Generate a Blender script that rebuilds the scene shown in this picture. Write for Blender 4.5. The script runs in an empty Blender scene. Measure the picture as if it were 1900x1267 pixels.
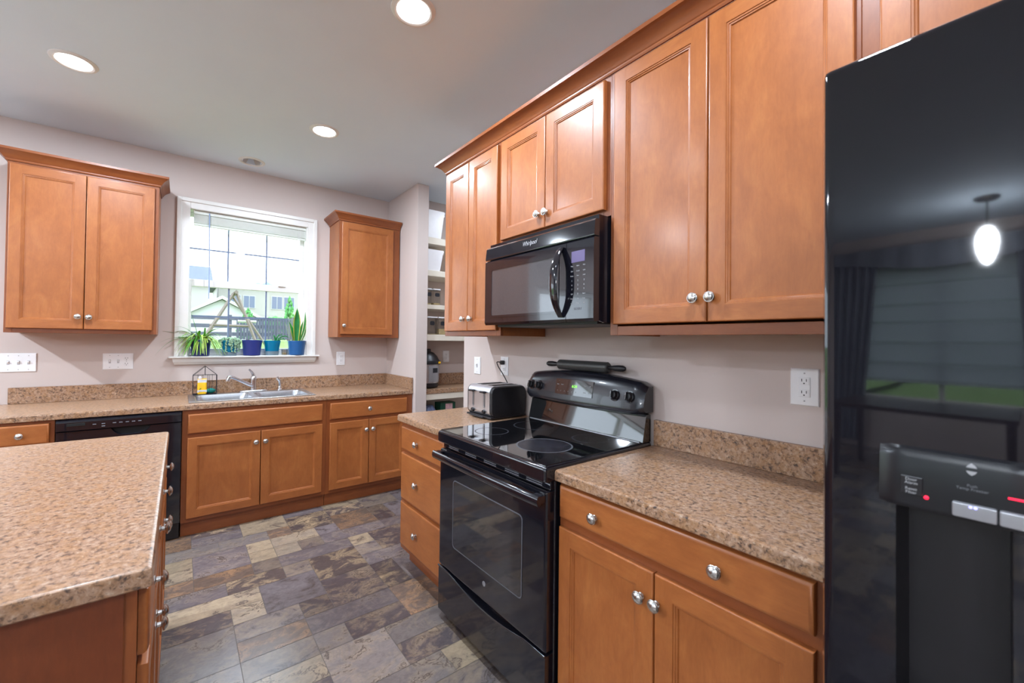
import bpy, bmesh, math, random
from math import pi, sin, cos, radians
from mathutils import Vector, Matrix

S = bpy.context.scene
COL = S.collection
random.seed(7)

# ------------------------------------------------------------------ camera
def make_camera():
    cam = bpy.data.cameras.new('camera')
    o = bpy.data.objects.new('camera', cam)
    COL.objects.link(o)
    r = Vector((0.79779052, -0.60282324, 0.01159408))
    u = Vector((-0.01699512, -0.00326166, 0.99985025))
    f = Vector((0.60269516, 0.7978681, 0.01284717))
    m = Matrix((r, u, -f)).transposed().to_4x4()
    m.translation = Vector((-1.7036, -4.1096, 1.354))
    o.matrix_world = m
    cam.sensor_width = 36.0
    cam.lens = 769.2993 / 1900 * 36
    cam.shift_x = 34.3468 / 1900
    cam.shift_y = -10.9081 / 1900
    cam.clip_start = 0.02
    cam.clip_end = 300
    cam.dof.use_dof = True
    cam.dof.focus_distance = 2.9
    cam.dof.aperture_fstop = 5.0
    S.camera = o
make_camera()

# ------------------------------------------------------------------ world, exposure, large lights
S.view_settings.view_transform = 'Standard'
S.view_settings.look = 'None'
S.view_settings.gamma = 1.0
S.view_settings.use_curve_mapping = False
S.view_settings.exposure = 1.68

W = bpy.data.worlds.new('overcast_sky')
S.world = W
W.use_nodes = True
bg = W.node_tree.nodes['Background']
bg.inputs[0].default_value = (0.76, 0.88, 1.0, 1)
bg.inputs[1].default_value = 2.0
S.cycles.max_bounces = 10
S.cycles.diffuse_bounces = 5
S.cycles.glossy_bounces = 5
S.cycles.transparent_max_bounces = 12
S.cycles.sample_clamp_indirect = 6.0
S.cycles.caustics_reflective = False
S.cycles.caustics_refractive = False
CAN_POWER = 8.0
CAN_COLOR = (0.76, 0.87, 1.0)

# ------------------------------------------------------------------ colour + material helpers
def lin(c):
    c = c / 255.0
    return c / 12.92 if c <= 0.04045 else ((c + 0.055) / 1.055) ** 2.4
def rgb(r, g, b):
    return (lin(r), lin(g), lin(b), 1.0)

class NT:
    def __init__(self, name):
        self.m = bpy.data.materials.new(name)
        self.m.use_nodes = True
        self.t = self.m.node_tree
        self.b = self.t.nodes['Principled BSDF']
        self.out = self.t.nodes['Material Output']
    def n(self, typ, **kw):
        x = self.t.nodes.new(typ)
        for k, v in kw.items():
            if k.startswith('i_'):
                x.inputs[k[2:].replace('_', ' ')].default_value = v
            else:
                setattr(x, k, v)
        return x
    def l(self, a, b):
        self.t.links.new(a, b)
    def coords(self, scale=(1, 1, 1), rnd=True, kind='Object'):
        tc = self.n('ShaderNodeTexCoord')
        mp = self.n('ShaderNodeMapping')
        mp.inputs['Scale'].default_value = scale
        self.l(tc.outputs[kind], mp.inputs['Vector'])
        if rnd:
            oi = self.n('ShaderNodeObjectInfo')
            mu = self.n('ShaderNodeMath', operation='MULTIPLY')
            mu.inputs[1].default_value = 37.0
            self.l(oi.outputs['Random'], mu.inputs[0])
            self.l(mu.outputs[0], mp.inputs['Location'])
        return mp.outputs[0]
    def noise(self, vec, scale, detail=3, rough=0.55, dist=0.0):
        x = self.n('ShaderNodeTexNoise')
        x.inputs['Scale'].default_value = scale
        x.inputs['Detail'].default_value = detail
        x.inputs['Roughness'].default_value = rough
        x.inputs['Distortion'].default_value = dist
        if vec is not None:
            self.l(vec, x.inputs['Vector'])
        return x.outputs['Fac']
    def ramp(self, fac, stops, interp='LINEAR'):
        x = self.n('ShaderNodeValToRGB')
        e = x.color_ramp.elements
        x.color_ramp.interpolation = interp
        while len(e) < len(stops):
            e.new(0.5)
        for i, (p, c) in enumerate(stops):
            e[i].position = p
            e[i].color = c if len(c) == 4 else (*c, 1)
        self.l(fac, x.inputs[0])
        return x.outputs[0]
    def mix(self, fac, a, b, mode='MIX'):
        x = self.n('ShaderNodeMix', data_type='RGBA', blend_type=mode)
        for sock, v in ((x.inputs[0], fac), (x.inputs[6], a), (x.inputs[7], b)):
            if isinstance(v, (int, float, tuple)):
                sock.default_value = v
            else:
                self.l(v, sock)
        return x.outputs[2]
    def bump(self, h, strength=0.1, dist=0.01):
        x = self.n('ShaderNodeBump')
        x.inputs['Strength'].default_value = strength
        x.inputs['Distance'].default_value = dist
        self.l(h, x.inputs['Height'])
        self.l(x.outputs[0], self.b.inputs['Normal'])

def setp(b, **kw):
    for k, v in kw.items():
        b.inputs[k.replace('_', ' ')].default_value = v

def simple(name, col, rough=0.5, metal=0.0, spec=0.5, coat=0.0, var=0.05, scale=25.0, bump=0.0, ior=1.5):
    """a plain surface with a little procedural unevenness in colour"""
    q = NT(name)
    v = q.coords()
    f = q.noise(v, scale, 4)
    lo = tuple(c * (1 - var) for c in col[:3]) + (1,)
    hi = tuple(min(1, c * (1 + var)) for c in col[:3]) + (1,)
    c = q.ramp(f, [(0.3, lo), (0.7, hi)])
    q.l(c, q.b.inputs['Base Color'])
    setp(q.b, Roughness=rough, Metallic=metal, Specular_IOR_Level=spec, Coat_Weight=coat, IOR=ior)
    if coat:
        q.b.inputs['Coat Roughness'].default_value = 0.03
    if bump:
        q.bump(q.noise(v, scale * 8, 3), bump, 0.002)
    return q.m

def wood(name, axis, tone=1.0, red=0.0):
    q = NT(name)
    sc = {'z': (1, 1, 0.16), 'x': (0.16, 1, 1)}[axis]
    sc2 = {'z': (1, 1, 0.55), 'x': (0.55, 1, 1)}[axis]
    v = q.coords(sc)
    v2 = q.coords(sc2)
    fine = q.noise(v, 210, 4, 0.65)
    med = q.noise(v, 40, 5, 0.6, 0.8)
    blot = q.noise(v2, 11, 6, 0.66, 0.6)
    def k(r, g, b):
        return rgb(r * tone, g * tone * (1 - red), b * tone * (1 - red * 1.3))
    base = q.ramp(blot, [(0.25, k(151, 85, 40)), (0.5, k(164, 95, 46)), (0.75, k(175, 107, 54))])
    g = q.ramp(med, [(0.3, (0.93, 0.91, 0.89)), (0.62, (1.03, 1.03, 1.03))])
    g2 = q.ramp(fine, [(0.25, (0.90, 0.88, 0.86)), (0.6, (1.03, 1.03, 1.03))])
    c = q.mix(1.0, base, g, 'MULTIPLY')
    c = q.mix(0.8, c, g2, 'MULTIPLY')
    # occasional dark mineral streaks
    st = q.noise(v2, 15, 6, 0.7, 1.4)
    sm = q.ramp(st, [(0.66, (0, 0, 0)), (0.76, (0.4, 0.4, 0.4))])
    c = q.mix(sm, c, k(128, 72, 38))
    q.l(c, q.b.inputs['Base Color'])
    setp(q.b, Roughness=0.42, Specular_IOR_Level=0.5, Coat_Weight=0.22)
    q.b.inputs['Coat Roughness'].default_value = 0.20
    q.bump(fine, 0.02, 0.001)
    return q.m

def laminate(name):
    q = NT(name)
    v = q.coords((1, 1, 1), rnd=True)
    big = q.noise(v, 30, 3, 0.6, 0.6)
    med = q.noise(v, 78, 4, 0.62, 0.5)
    sec = q.noise(v, 120, 3, 0.6, 0.3)
    tiny = q.noise(v, 260, 2, 0.6)
    base = q.ramp(med, [(0.34, rgb(76, 63, 58)), (0.40, rgb(120, 93, 74)), (0.46, rgb(158, 123, 97)), (0.56, rgb(172, 138, 113)), (0.68, rgb(188, 161, 138))])
    gold = q.ramp(big, [(0.45, (0, 0, 0)), (0.62, (0.5, 0.5, 0.5))])
    base = q.mix(gold, base, rgb(170, 124, 80))
    d2 = q.ramp(sec, [(0.34, (0.75, 0.75, 0.75)), (0.41, (0, 0, 0))])
    c = q.mix(d2, base, rgb(92, 74, 64))
    t = q.ramp(tiny, [(0.30, (0.5, 0.5, 0.5)), (0.38, (0, 0, 0))])
    c = q.mix(t, c, rgb(100, 84, 76))
    l2 = q.ramp(sec, [(0.62, (0, 0, 0)), (0.70, (0.6, 0.6, 0.6))])
    c = q.mix(l2, c, rgb(214, 190, 162))
    q.l(c, q.b.inputs['Base Color'])
    setp(q.b, Roughness=0.30, Specular_IOR_Level=0.5)
    q.bump(med, 0.05, 0.001)
    return q.m

def floor_mat():
    q = NT('slate_vinyl')
    a = q.n('ShaderNodeAttribute', attribute_name='tile_a')
    b = q.n('ShaderNodeAttribute', attribute_name='tile_b')
    s = q.n('ShaderNodeAttribute', attribute_name='tile_seed')
    tc = q.n('ShaderNodeTexCoord')
    add = q.n('ShaderNodeVectorMath', operation='ADD')
    q.l(tc.outputs['Object'], add.inputs[0])
    q.l(s.outputs['Color'], add.inputs[1])
    mp = q.n('ShaderNodeMapping')
    mp.inputs['Scale'].default_value = (0.9, 1.2, 1)
    q.l(add.outputs[0], mp.inputs['Vector'])
    v = mp.outputs[0]
    n1 = q.noise(v, 8.0, 9, 0.66, 0.7)
    n2 = q.noise(v, 22, 8, 0.68, 0.8)
    n3 = q.noise(v, 90, 5, 0.6)
    f = q.ramp(n1, [(0.47, (0, 0, 0)), (0.60, (1, 1, 1))])
    c = q.mix(f, a.outputs['Color'], b.outputs['Color'])
    vein = q.ramp(n1, [(0.575, (0, 0, 0)), (0.60, (1, 1, 1)), (0.625, (0, 0, 0))])
    c = q.mix(vein, c, rgb(84, 74, 70))
    g = q.ramp(n2, [(0.28, (0.68, 0.67, 0.68)), (0.55, (1, 1, 1)), (0.8, (1.16, 1.13, 1.1))])
    c = q.mix(0.9, c, g, 'MULTIPLY')
    g3 = q.ramp(n3, [(0.3, (0.88, 0.88, 0.88)), (0.7, (1.06, 1.06, 1.06))])
    c = q.mix(0.8, c, g3, 'MULTIPLY')
    q.l(c, q.b.inputs['Base Color'])
    setp(q.b, Roughness=0.25, Specular_IOR_Level=0.9)
    q.bump(n2, 0.12, 0.002)
    return q.m

def paint(name, col, var=0.015, bump=0.03, rough=0.8):
    q = NT(name)
    v = q.coords(rnd=False)
    f = q.noise(v, 2.2, 4)
    c = q.ramp(f, [(0.3, tuple(x * (1 - var) for x in col[:3])), (0.7, tuple(min(1, x * (1 + var)) for x in col[:3]))])
    q.l(c, q.b.inputs['Base Color'])
    setp(q.b, Roughness=rough, Specular_IOR_Level=0.25)
    q.bump(q.noise(v, 260, 3), bump, 0.002)
    return q.m

def emit(name, col, strength):
    q = NT(name)
    setp(q.b, Base_Color=(*col[:3], 1), Emission_Color=(*col[:3], 1), Emission_Strength=strength, Roughness=0.4)
    return q.m

def pane_mat(name, tint=(1, 1, 1), refl=0.06):
    q = NT(name)
    t = q.n('ShaderNodeBsdfTransparent')
    t.inputs[0].default_value = (*tint, 1)
    g = q.n('ShaderNodeBsdfGlossy')
    g.inputs['Roughness'].default_value = 0.02
    mx = q.n('ShaderNodeMixShader')
    mx.inputs[0].default_value = refl
    q.l(t.outputs[0], mx.inputs[1])
    q.l(g.outputs[0], mx.inputs[2])
    q.l(mx.outputs[0], q.out.inputs['Surface'])
    return q.m

def cloth(name, col):
    q = NT(name)
    f = q.ramp(q.noise(q.coords(), 30, 4), [(0.3, tuple(c * .94 for c in col[:3])), (0.7, col)])
    d = q.n('ShaderNodeBsdfDiffuse'); t = q.n('ShaderNodeBsdfTranslucent'); mx = q.n('ShaderNodeMixShader')
    mx.inputs[0].default_value = 0.5
    q.l(f, d.inputs[0]); q.l(f, t.inputs[0]); q.l(d.outputs[0], mx.inputs[1]); q.l(t.outputs[0], mx.inputs[2])
    q.l(mx.outputs[0], q.out.inputs['Surface'])
    return q.m

M = {}
M['wood'] = wood('honey_maple', 'z')
M['woodh'] = wood('honey_maple_across', 'x')
M['frame'] = wood('maple_frame', 'z', 0.86, 0.07)
M['frameh'] = wood('maple_frame_across', 'x', 0.86, 0.07)
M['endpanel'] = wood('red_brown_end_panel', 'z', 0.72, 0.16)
M['lam'] = laminate('speckled_laminate')
M['floor'] = floor_mat()
M['grout'] = simple('floor_seam', rgb(98, 90, 84), 0.7)
M['wall'] = paint('beige_wall_paint', rgb(208, 194, 188))
M['ceil'] = paint('ceiling_paint', rgb(230, 243, 255))
M['trim'] = simple('white_trim_paint', rgb(232, 230, 226), 0.35, var=0.015)
M['grille'] = simple('backlit_grille', rgb(118, 134, 166), 0.5, var=0.02)  # white grille; its dark backlit look is put into the colour
M['concrete'] = simple('pale_bounce_slab', rgb(196, 194, 190), 0.9, var=0.06, scale=4)
M['plate'] = simple('white_plate_plastic', rgb(244, 244, 246), 0.35, var=0.01)
M['slot'] = simple('dark_slot', rgb(52, 48, 46), 0.6)
M['nickel'] = simple('brushed_nickel', rgb(205, 202, 198), 0.26, 1.0, var=0.05, scale=60)
M['chrome'] = simple('chrome', rgb(222, 222, 226), 0.10, 1.0, var=0.02)
M['toast'] = simple('polished_steel', rgb(218, 219, 224), 0.36, 1.0, var=0.03)
M['steel'] = simple('stainless_steel', rgb(196, 198, 202), 0.30, 1.0, var=0.06, scale=80)
M['black'] = simple('black_gloss_enamel', rgb(22, 22, 29), 0.09, coat=0.5, var=0.15)
M['fridge'] = simple('black_smooth_refrigerator', rgb(22, 21, 27), 0.035, coat=0.2, var=0.1)
M['glassblk'] = simple('black_ceramic_glass', rgb(15, 15, 18), 0.05, coat=1.0, var=0.1)
M['ovenglass'] = simple('dark_oven_glass', rgb(34, 34, 38), 0.06, coat=1.0, var=0.1)
M['matblk'] = simple('black_plastic', rgb(28, 26, 30), 0.38, var=0.1)
M['satblk'] = simple('satin_black_panel', rgb(22, 22, 27), 0.28, var=0.1)
M['console'] = simple('satin_black_console', rgb(30, 30, 38), 0.24, coat=0.3, var=0.1)
M['dark'] = simple('dark_recess', rgb(10, 10, 11), 0.6)
M['mwglass'] = simple('smoked_microwave_glass', rgb(70, 69, 72), 0.08, coat=0.8, var=0.06, scale=200)
M['ring'] = simple('burner_ring_print', rgb(92, 92, 98), 0.3, var=0.1)
M['faint'] = simple('faint_burner_print', rgb(52, 52, 58), 0.25, var=0.1)
M['grey'] = simple('grey_lettering', rgb(175, 175, 178), 0.5)
M['greyfade'] = simple('faint_grey_lettering', rgb(120, 120, 126), 0.5)
M['silver'] = simple('silver_plastic', rgb(172, 173, 178), 0.3, 0.6)
M['pin'] = simple('grey_nonstick_coating', rgb(72, 72, 72), 0.38, 0.4)
M['green_led'] = emit('green_digits', (0.25, 1.0, 0.08), 0.5)
M['red_led'] = emit('red_light', (1.0, 0.01, 0.04), 0.8)
M['blue_led'] = emit('blue_light', (0.3, 0.3, 1.0), 0.9)
M['violet_lcd'] = emit('violet_display', (0.10, 0.075, 0.18), 0.10)
M['lens'] = emit('lit_lens', (1.0, 0.98, 0.97), 3.0)
M['baffle'] = simple('grey_lamp_baffle', rgb(214, 212, 212), 0.6)
M['pane'] = pane_mat('window_glass')
M['pot_navy'] = simple('navy_plastic', rgb(44, 56, 128), 0.35)
M['pot_blue'] = simple('mid_blue_plastic', rgb(36, 92, 150), 0.35)
M['pot_teal'] = simple('teal_plastic', rgb(0, 118, 158), 0.22)
M['pot_clear'] = simple('clear_grey_base', rgb(120, 140, 150), 0.15)
M['soil'] = simple('potting_soil', rgb(58, 44, 34), 0.95, var=0.4, scale=120, bump=0.5)
M['leaf'] = simple('leaf_green', rgb(92, 156, 58), 0.45, var=0.35, scale=14)
M['leaf_pale'] = simple('pale_leaf', rgb(176, 206, 92), 0.45, var=0.3, scale=14)
M['leaf_dark'] = simple('dark_leaf', rgb(36, 128, 60), 0.4, var=0.3, scale=18)
M['leaf_edge'] = simple('yellow_leaf_edge', rgb(190, 190, 80), 0.45, var=0.1)
M['succulent'] = simple('grey_green_succulent', rgb(140, 172, 140), 0.55, var=0.2, scale=40)
M['wire'] = simple('dark_wire', rgb(44, 42, 46), 0.4, 0.6)
M['yellow'] = simple('yellow_packet', rgb(246, 190, 30), 0.4)
M['white'] = simple('white_plastic', rgb(236, 234, 236), 0.35, var=0.02)
M['teal'] = simple('teal_scrubber', rgb(0, 128, 118), 0.7, var=0.25, scale=160, bump=0.8)
M['cream'] = simple('cream_shelf_paint', rgb(226, 216, 200), 0.45, var=0.02)
M['jar'] = pane_mat('clear_container', (0.80, 0.79, 0.76), 0.12)
M['label'] = simple('black_label', rgb(28, 30, 38), 0.5)
M['oats'] = simple('pale_dry_food', rgb(214, 190, 140), 0.9, var=0.2, scale=90)
M['bluebag'] = simple('blue_white_bag', rgb(120, 135, 175), 0.4, var=0.4, scale=30)
M['greenbox'] = simple('green_box', rgb(30, 80, 62), 0.5)
M['redlab'] = simple('red_white_label', rgb(210, 170, 176), 0.5, var=0.25, scale=60)
M['siding'] = simple('cream_siding', rgb(158, 155, 148), 0.8, var=0.03)
M['sidingw'] = simple('white_siding', rgb(172, 172, 170), 0.8, var=0.02)
M['roofing'] = simple('grey_shingles', rgb(88, 96, 112), 0.9, var=0.12, scale=4)
M['hwin'] = simple('far_window_glass', rgb(86, 98, 120), 0.3)
M['grass'] = simple('lawn', rgb(106, 136, 66), 0.95, var=0.2, scale=3)
M['fence'] = simple('grey_fence_wood', rgb(74, 76, 90), 0.85, var=0.15)
M['swing'] = simple('weathered_play_wood', rgb(112, 100, 92), 0.8, var=0.12)
M['tree'] = simple('evergreen', rgb(78, 138, 74), 0.9, var=0.35, scale=6, bump=0.8)
M['treef'] = simple('far_tree', rgb(120, 150, 132), 0.9, var=0.3, scale=2)
M['trunk'] = simple('bark', rgb(92, 76, 62), 0.95)
M['curtain'] = simple('grey_curtain', rgb(120, 124, 132), 0.85, var=0.12, scale=8)
M['sheer'] = cloth('pale_shade_cloth', rgb(188, 196, 204))
M['blind'] = simple('white_blind_vinyl', rgb(226, 230, 222), 0.45, var=0.02)
M['wand'] = simple('backlit_blind_wand', rgb(150, 170, 205), 0.15)  # blue backlight tint is put into the wand's colour
M['crystal'] = emit('pendant_bulb_glass', (0.86, 0.92, 1.0), 55.0)
M['bronze'] = simple('dark_bronze', rgb(46, 38, 34), 0.4, 0.7)

# ------------------------------------------------------------------ mesh helpers
class B:
    def __init__(self):
        self.bm = bmesh.new()
        self.mi = 0
    def _tag(self, faces):
        for f in faces:
            f.material_index = self.mi
    def box(self, x0, x1, y0, y1, z0, z1, bev=0.0, seg=1):
        bm = self.bm
        x0, x1 = sorted((x0, x1)); y0, y1 = sorted((y0, y1)); z0, z1 = sorted((z0, z1))
        v = [bm.verts.new(p) for p in ((x0, y0, z0), (x1, y0, z0), (x1, y1, z0), (x0, y1, z0), (x0, y0, z1), (x1, y0, z1), (x1, y1, z1), (x0, y1, z1))]
        fs = [bm.faces.new([v[i] for i in q]) for q in ((3, 2, 1, 0), (4, 5, 6, 7), (0, 1, 5, 4), (1, 2, 6, 5), (2, 3, 7, 6), (3, 0, 4, 7))]
        self._tag(fs)
        if bev > 0:
            es = list({e for f in fs for e in f.edges})
            r = bmesh.ops.bevel(bm, geom=es, offset=bev, segments=seg, profile=0.5, affect='EDGES', clamp_overlap=True)
            self._tag(r['faces'])
        return self
    def loft(self, secs, closed=True, cap0=True, cap1=True, flip=False):
        bm = self.bm
        rows = [[bm.verts.new(p) for p in s] for s in secs]
        n = len(rows[0])
        fs = []
        for a, b in zip(rows[:-1], rows[1:]):
            for i in range(n if closed else n - 1):
                j = (i + 1) % n
                q = (a[i], a[j], b[j], b[i])
                fs.append(bm.faces.new(q[::-1] if flip else q))
        if closed and cap0:
            fs.append(bm.faces.new(rows[0] if flip else rows[0][::-1]))
        if closed and cap1:
            fs.append(bm.faces.new(rows[-1][::-1] if flip else rows[-1]))
        self._tag(fs)
        return self
    def lathe(self, prof, c=(0, 0, 0), axis='z', seg=24, sx=1.0, sy=1.0, cap0=True, cap1=True):
        c = Vector(c)
        secs = []
        for r, h in prof:
            s = []
            for i in range(seg):
                a = 2 * pi * i / seg
                p, q = r * cos(a) * sx, r * sin(a) * sy
                d = {'z': (p, q, h), 'y': (p, -h, q), 'x': (h, p, q)}[axis]      # 'y' grows towards -y
                s.append(c + Vector(d))
            secs.append(s)
        return self.loft(secs, True, cap0, cap1)
    def tube(self, pts, r, seg=8, cap=True):
        pts = [Vector(p) for p in pts]
        rs = r if isinstance(r, (list, tuple)) else [r] * len(pts)
        t0 = (pts[1] - pts[0]).normalized()
        ref = Vector((0, 0, 1)) if abs(t0.z) < 0.9 else Vector((1, 0, 0))
        n = t0.cross(ref).normalized()
        secs = []
        for i, p in enumerate(pts):
            if i == 0: t = pts[1] - pts[0]
            elif i == len(pts) - 1: t = pts[-1] - pts[-2]
            else: t = (pts[i + 1] - pts[i]).normalized() + (pts[i] - pts[i - 1]).normalized()
            t.normalize()
            n = (n - t * n.dot(t))
            if n.length < 1e-6: n = t.orthogonal()
            n.normalize()
            b = t.cross(n)
            secs.append([p + n * (rs[i] * cos(2 * pi * k / seg)) + b * (rs[i] * sin(2 * pi * k / seg)) for k in range(seg)])
        return self.loft(secs, True, cap, cap)
    def poly(self, pts):
        f = self.bm.faces.new([self.bm.verts.new(p) for p in pts])
        self._tag([f])
        return self
    def prism(self, pts, axis, a, b):
        """extrude a 2D outline along an axis; outline coords are the two other axes in order"""
        def P(p, t):
            return {'x': (t, p[0], p[1]), 'y': (p[0], t, p[1]), 'z': (p[0], p[1], t)}[axis]
        return self.loft([[P(p, a) for p in pts], [P(p, b) for p in pts]])
    def ribbon(self, pts, ws, side, lift=0.15):
        """a leaf: centre line, half widths and a side vector; slightly folded"""
        secs = []
        for p, w in zip(pts, ws):
            p = Vector(p); s = Vector(side)
            up = Vector((0, 0, 1))
            secs.append([p - s * w + up * w * lift, p, p + s * w + up * w * lift])
        return self.loft(secs, closed=False)
    def obj(self, name, mats, parent=None, smooth=35):
        bm = self.bm
        bmesh.ops.recalc_face_normals(bm, faces=bm.faces[:])
        me = bpy.data.meshes.new(name)
        bm.to_mesh(me); bm.free()
        for m in (mats if isinstance(mats, (list, tuple)) else [mats]):
            me.materials.append(M[m] if isinstance(m, str) else m)
        if smooth:
            for p in me.polygons: p.use_smooth = True
            me.set_sharp_from_angle(angle=radians(smooth))
        o = bpy.data.objects.new(name, me)
        COL.objects.link(o)
        if parent: o.parent = parent
        if smooth:
            wn = o.modifiers.new('weighted_normal', 'WEIGHTED_NORMAL')
            wn.mode = 'FACE_AREA'; wn.weight = 100; wn.keep_sharp = True
        return o

def thing(name, label, cat, loc=(0, 0, 0), rotz=0.0, group=None):
    o = bpy.data.objects.new(name, None)
    o.empty_display_size = 0.05
    COL.objects.link(o)
    o.location = loc
    o.rotation_euler = (0, 0, rotz)
    o['label'] = label
    o['category'] = cat
    if group: o['group'] = group
    return o
def tag(o, label, cat, group=None, kind=None):
    o['label'] = label; o['category'] = cat
    if group: o['group'] = group
    if kind: o['kind'] = kind
    return o
def struct(o, label=None):
    o['kind'] = 'structure'
    if label: o['label'] = label
    return o
def copy_thing(root, loc, label, group=None, rotz=None):
    r = root.copy(); COL.objects.link(r)
    r.location = loc
    if rotz is not None: r.rotation_euler = (0, 0, rotz)
    r['label'] = label
    if group: r['group'] = group
    for ch in list(root.children):
        c = ch.copy(); COL.objects.link(c); c.parent = r
        for g in list(ch.children):
            d = g.copy(); COL.objects.link(d); d.parent = c
    return r
_font_cache = {}
def text(name, s, size, mat, parent, loc, rot=(pi / 2, 0, 0), align='CENTER', shear=0.0, ext=0.0002, sx=1.0):
    cu = bpy.data.curves.new('lettering', 'FONT')
    cu.body = s; cu.size = size; cu.align_x = align; cu.align_y = 'CENTER'
    cu.extrude = ext; cu.shear = shear; cu.space_line = 0.9
    tmp = bpy.data.objects.new('tmp', cu)
    COL.objects.link(tmp)
    dg = bpy.context.evaluated_depsgraph_get()
    me = bpy.data.meshes.new_from_object(tmp.evaluated_get(dg))
    bpy.data.objects.remove(tmp)
    me.transform(Matrix.Translation(Vector(loc)) @ Matrix.Rotation(rot[2], 4, 'Z') @ Matrix.Rotation(rot[0], 4, 'X') @ Matrix.Diagonal((sx, 1, 1, 1)))
    me.materials.clear(); me.materials.append(M[mat])
    o = bpy.data.objects.new(name, me)
    COL.objects.link(o)
    o.parent = parent
    return o
def rrect(x0, x1, y0, y1, r, n=5):
    pts = []
    for cx, cy, a0 in ((x1 - r, y1 - r, 0), (x0 + r, y1 - r, pi / 2), (x0 + r, y0 + r, pi), (x1 - r, y0 + r, 3 * pi / 2)):
        for i in range(n + 1):
            a = a0 + (pi / 2) * i / n
            pts.append((cx + r * cos(a), cy + r * sin(a)))
    return pts

# ------------------------------------------------------------------ the room
CEIL = 2.7924
RY0 = -8.0        # rear of the room
LX = -7.4         # left of the room
XS, YS = 0.0106, -0.6695
WX0, WX1, WZ0, WZ1 = -1.69, -0.775, 1.19, 2.40     # window opening

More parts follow.
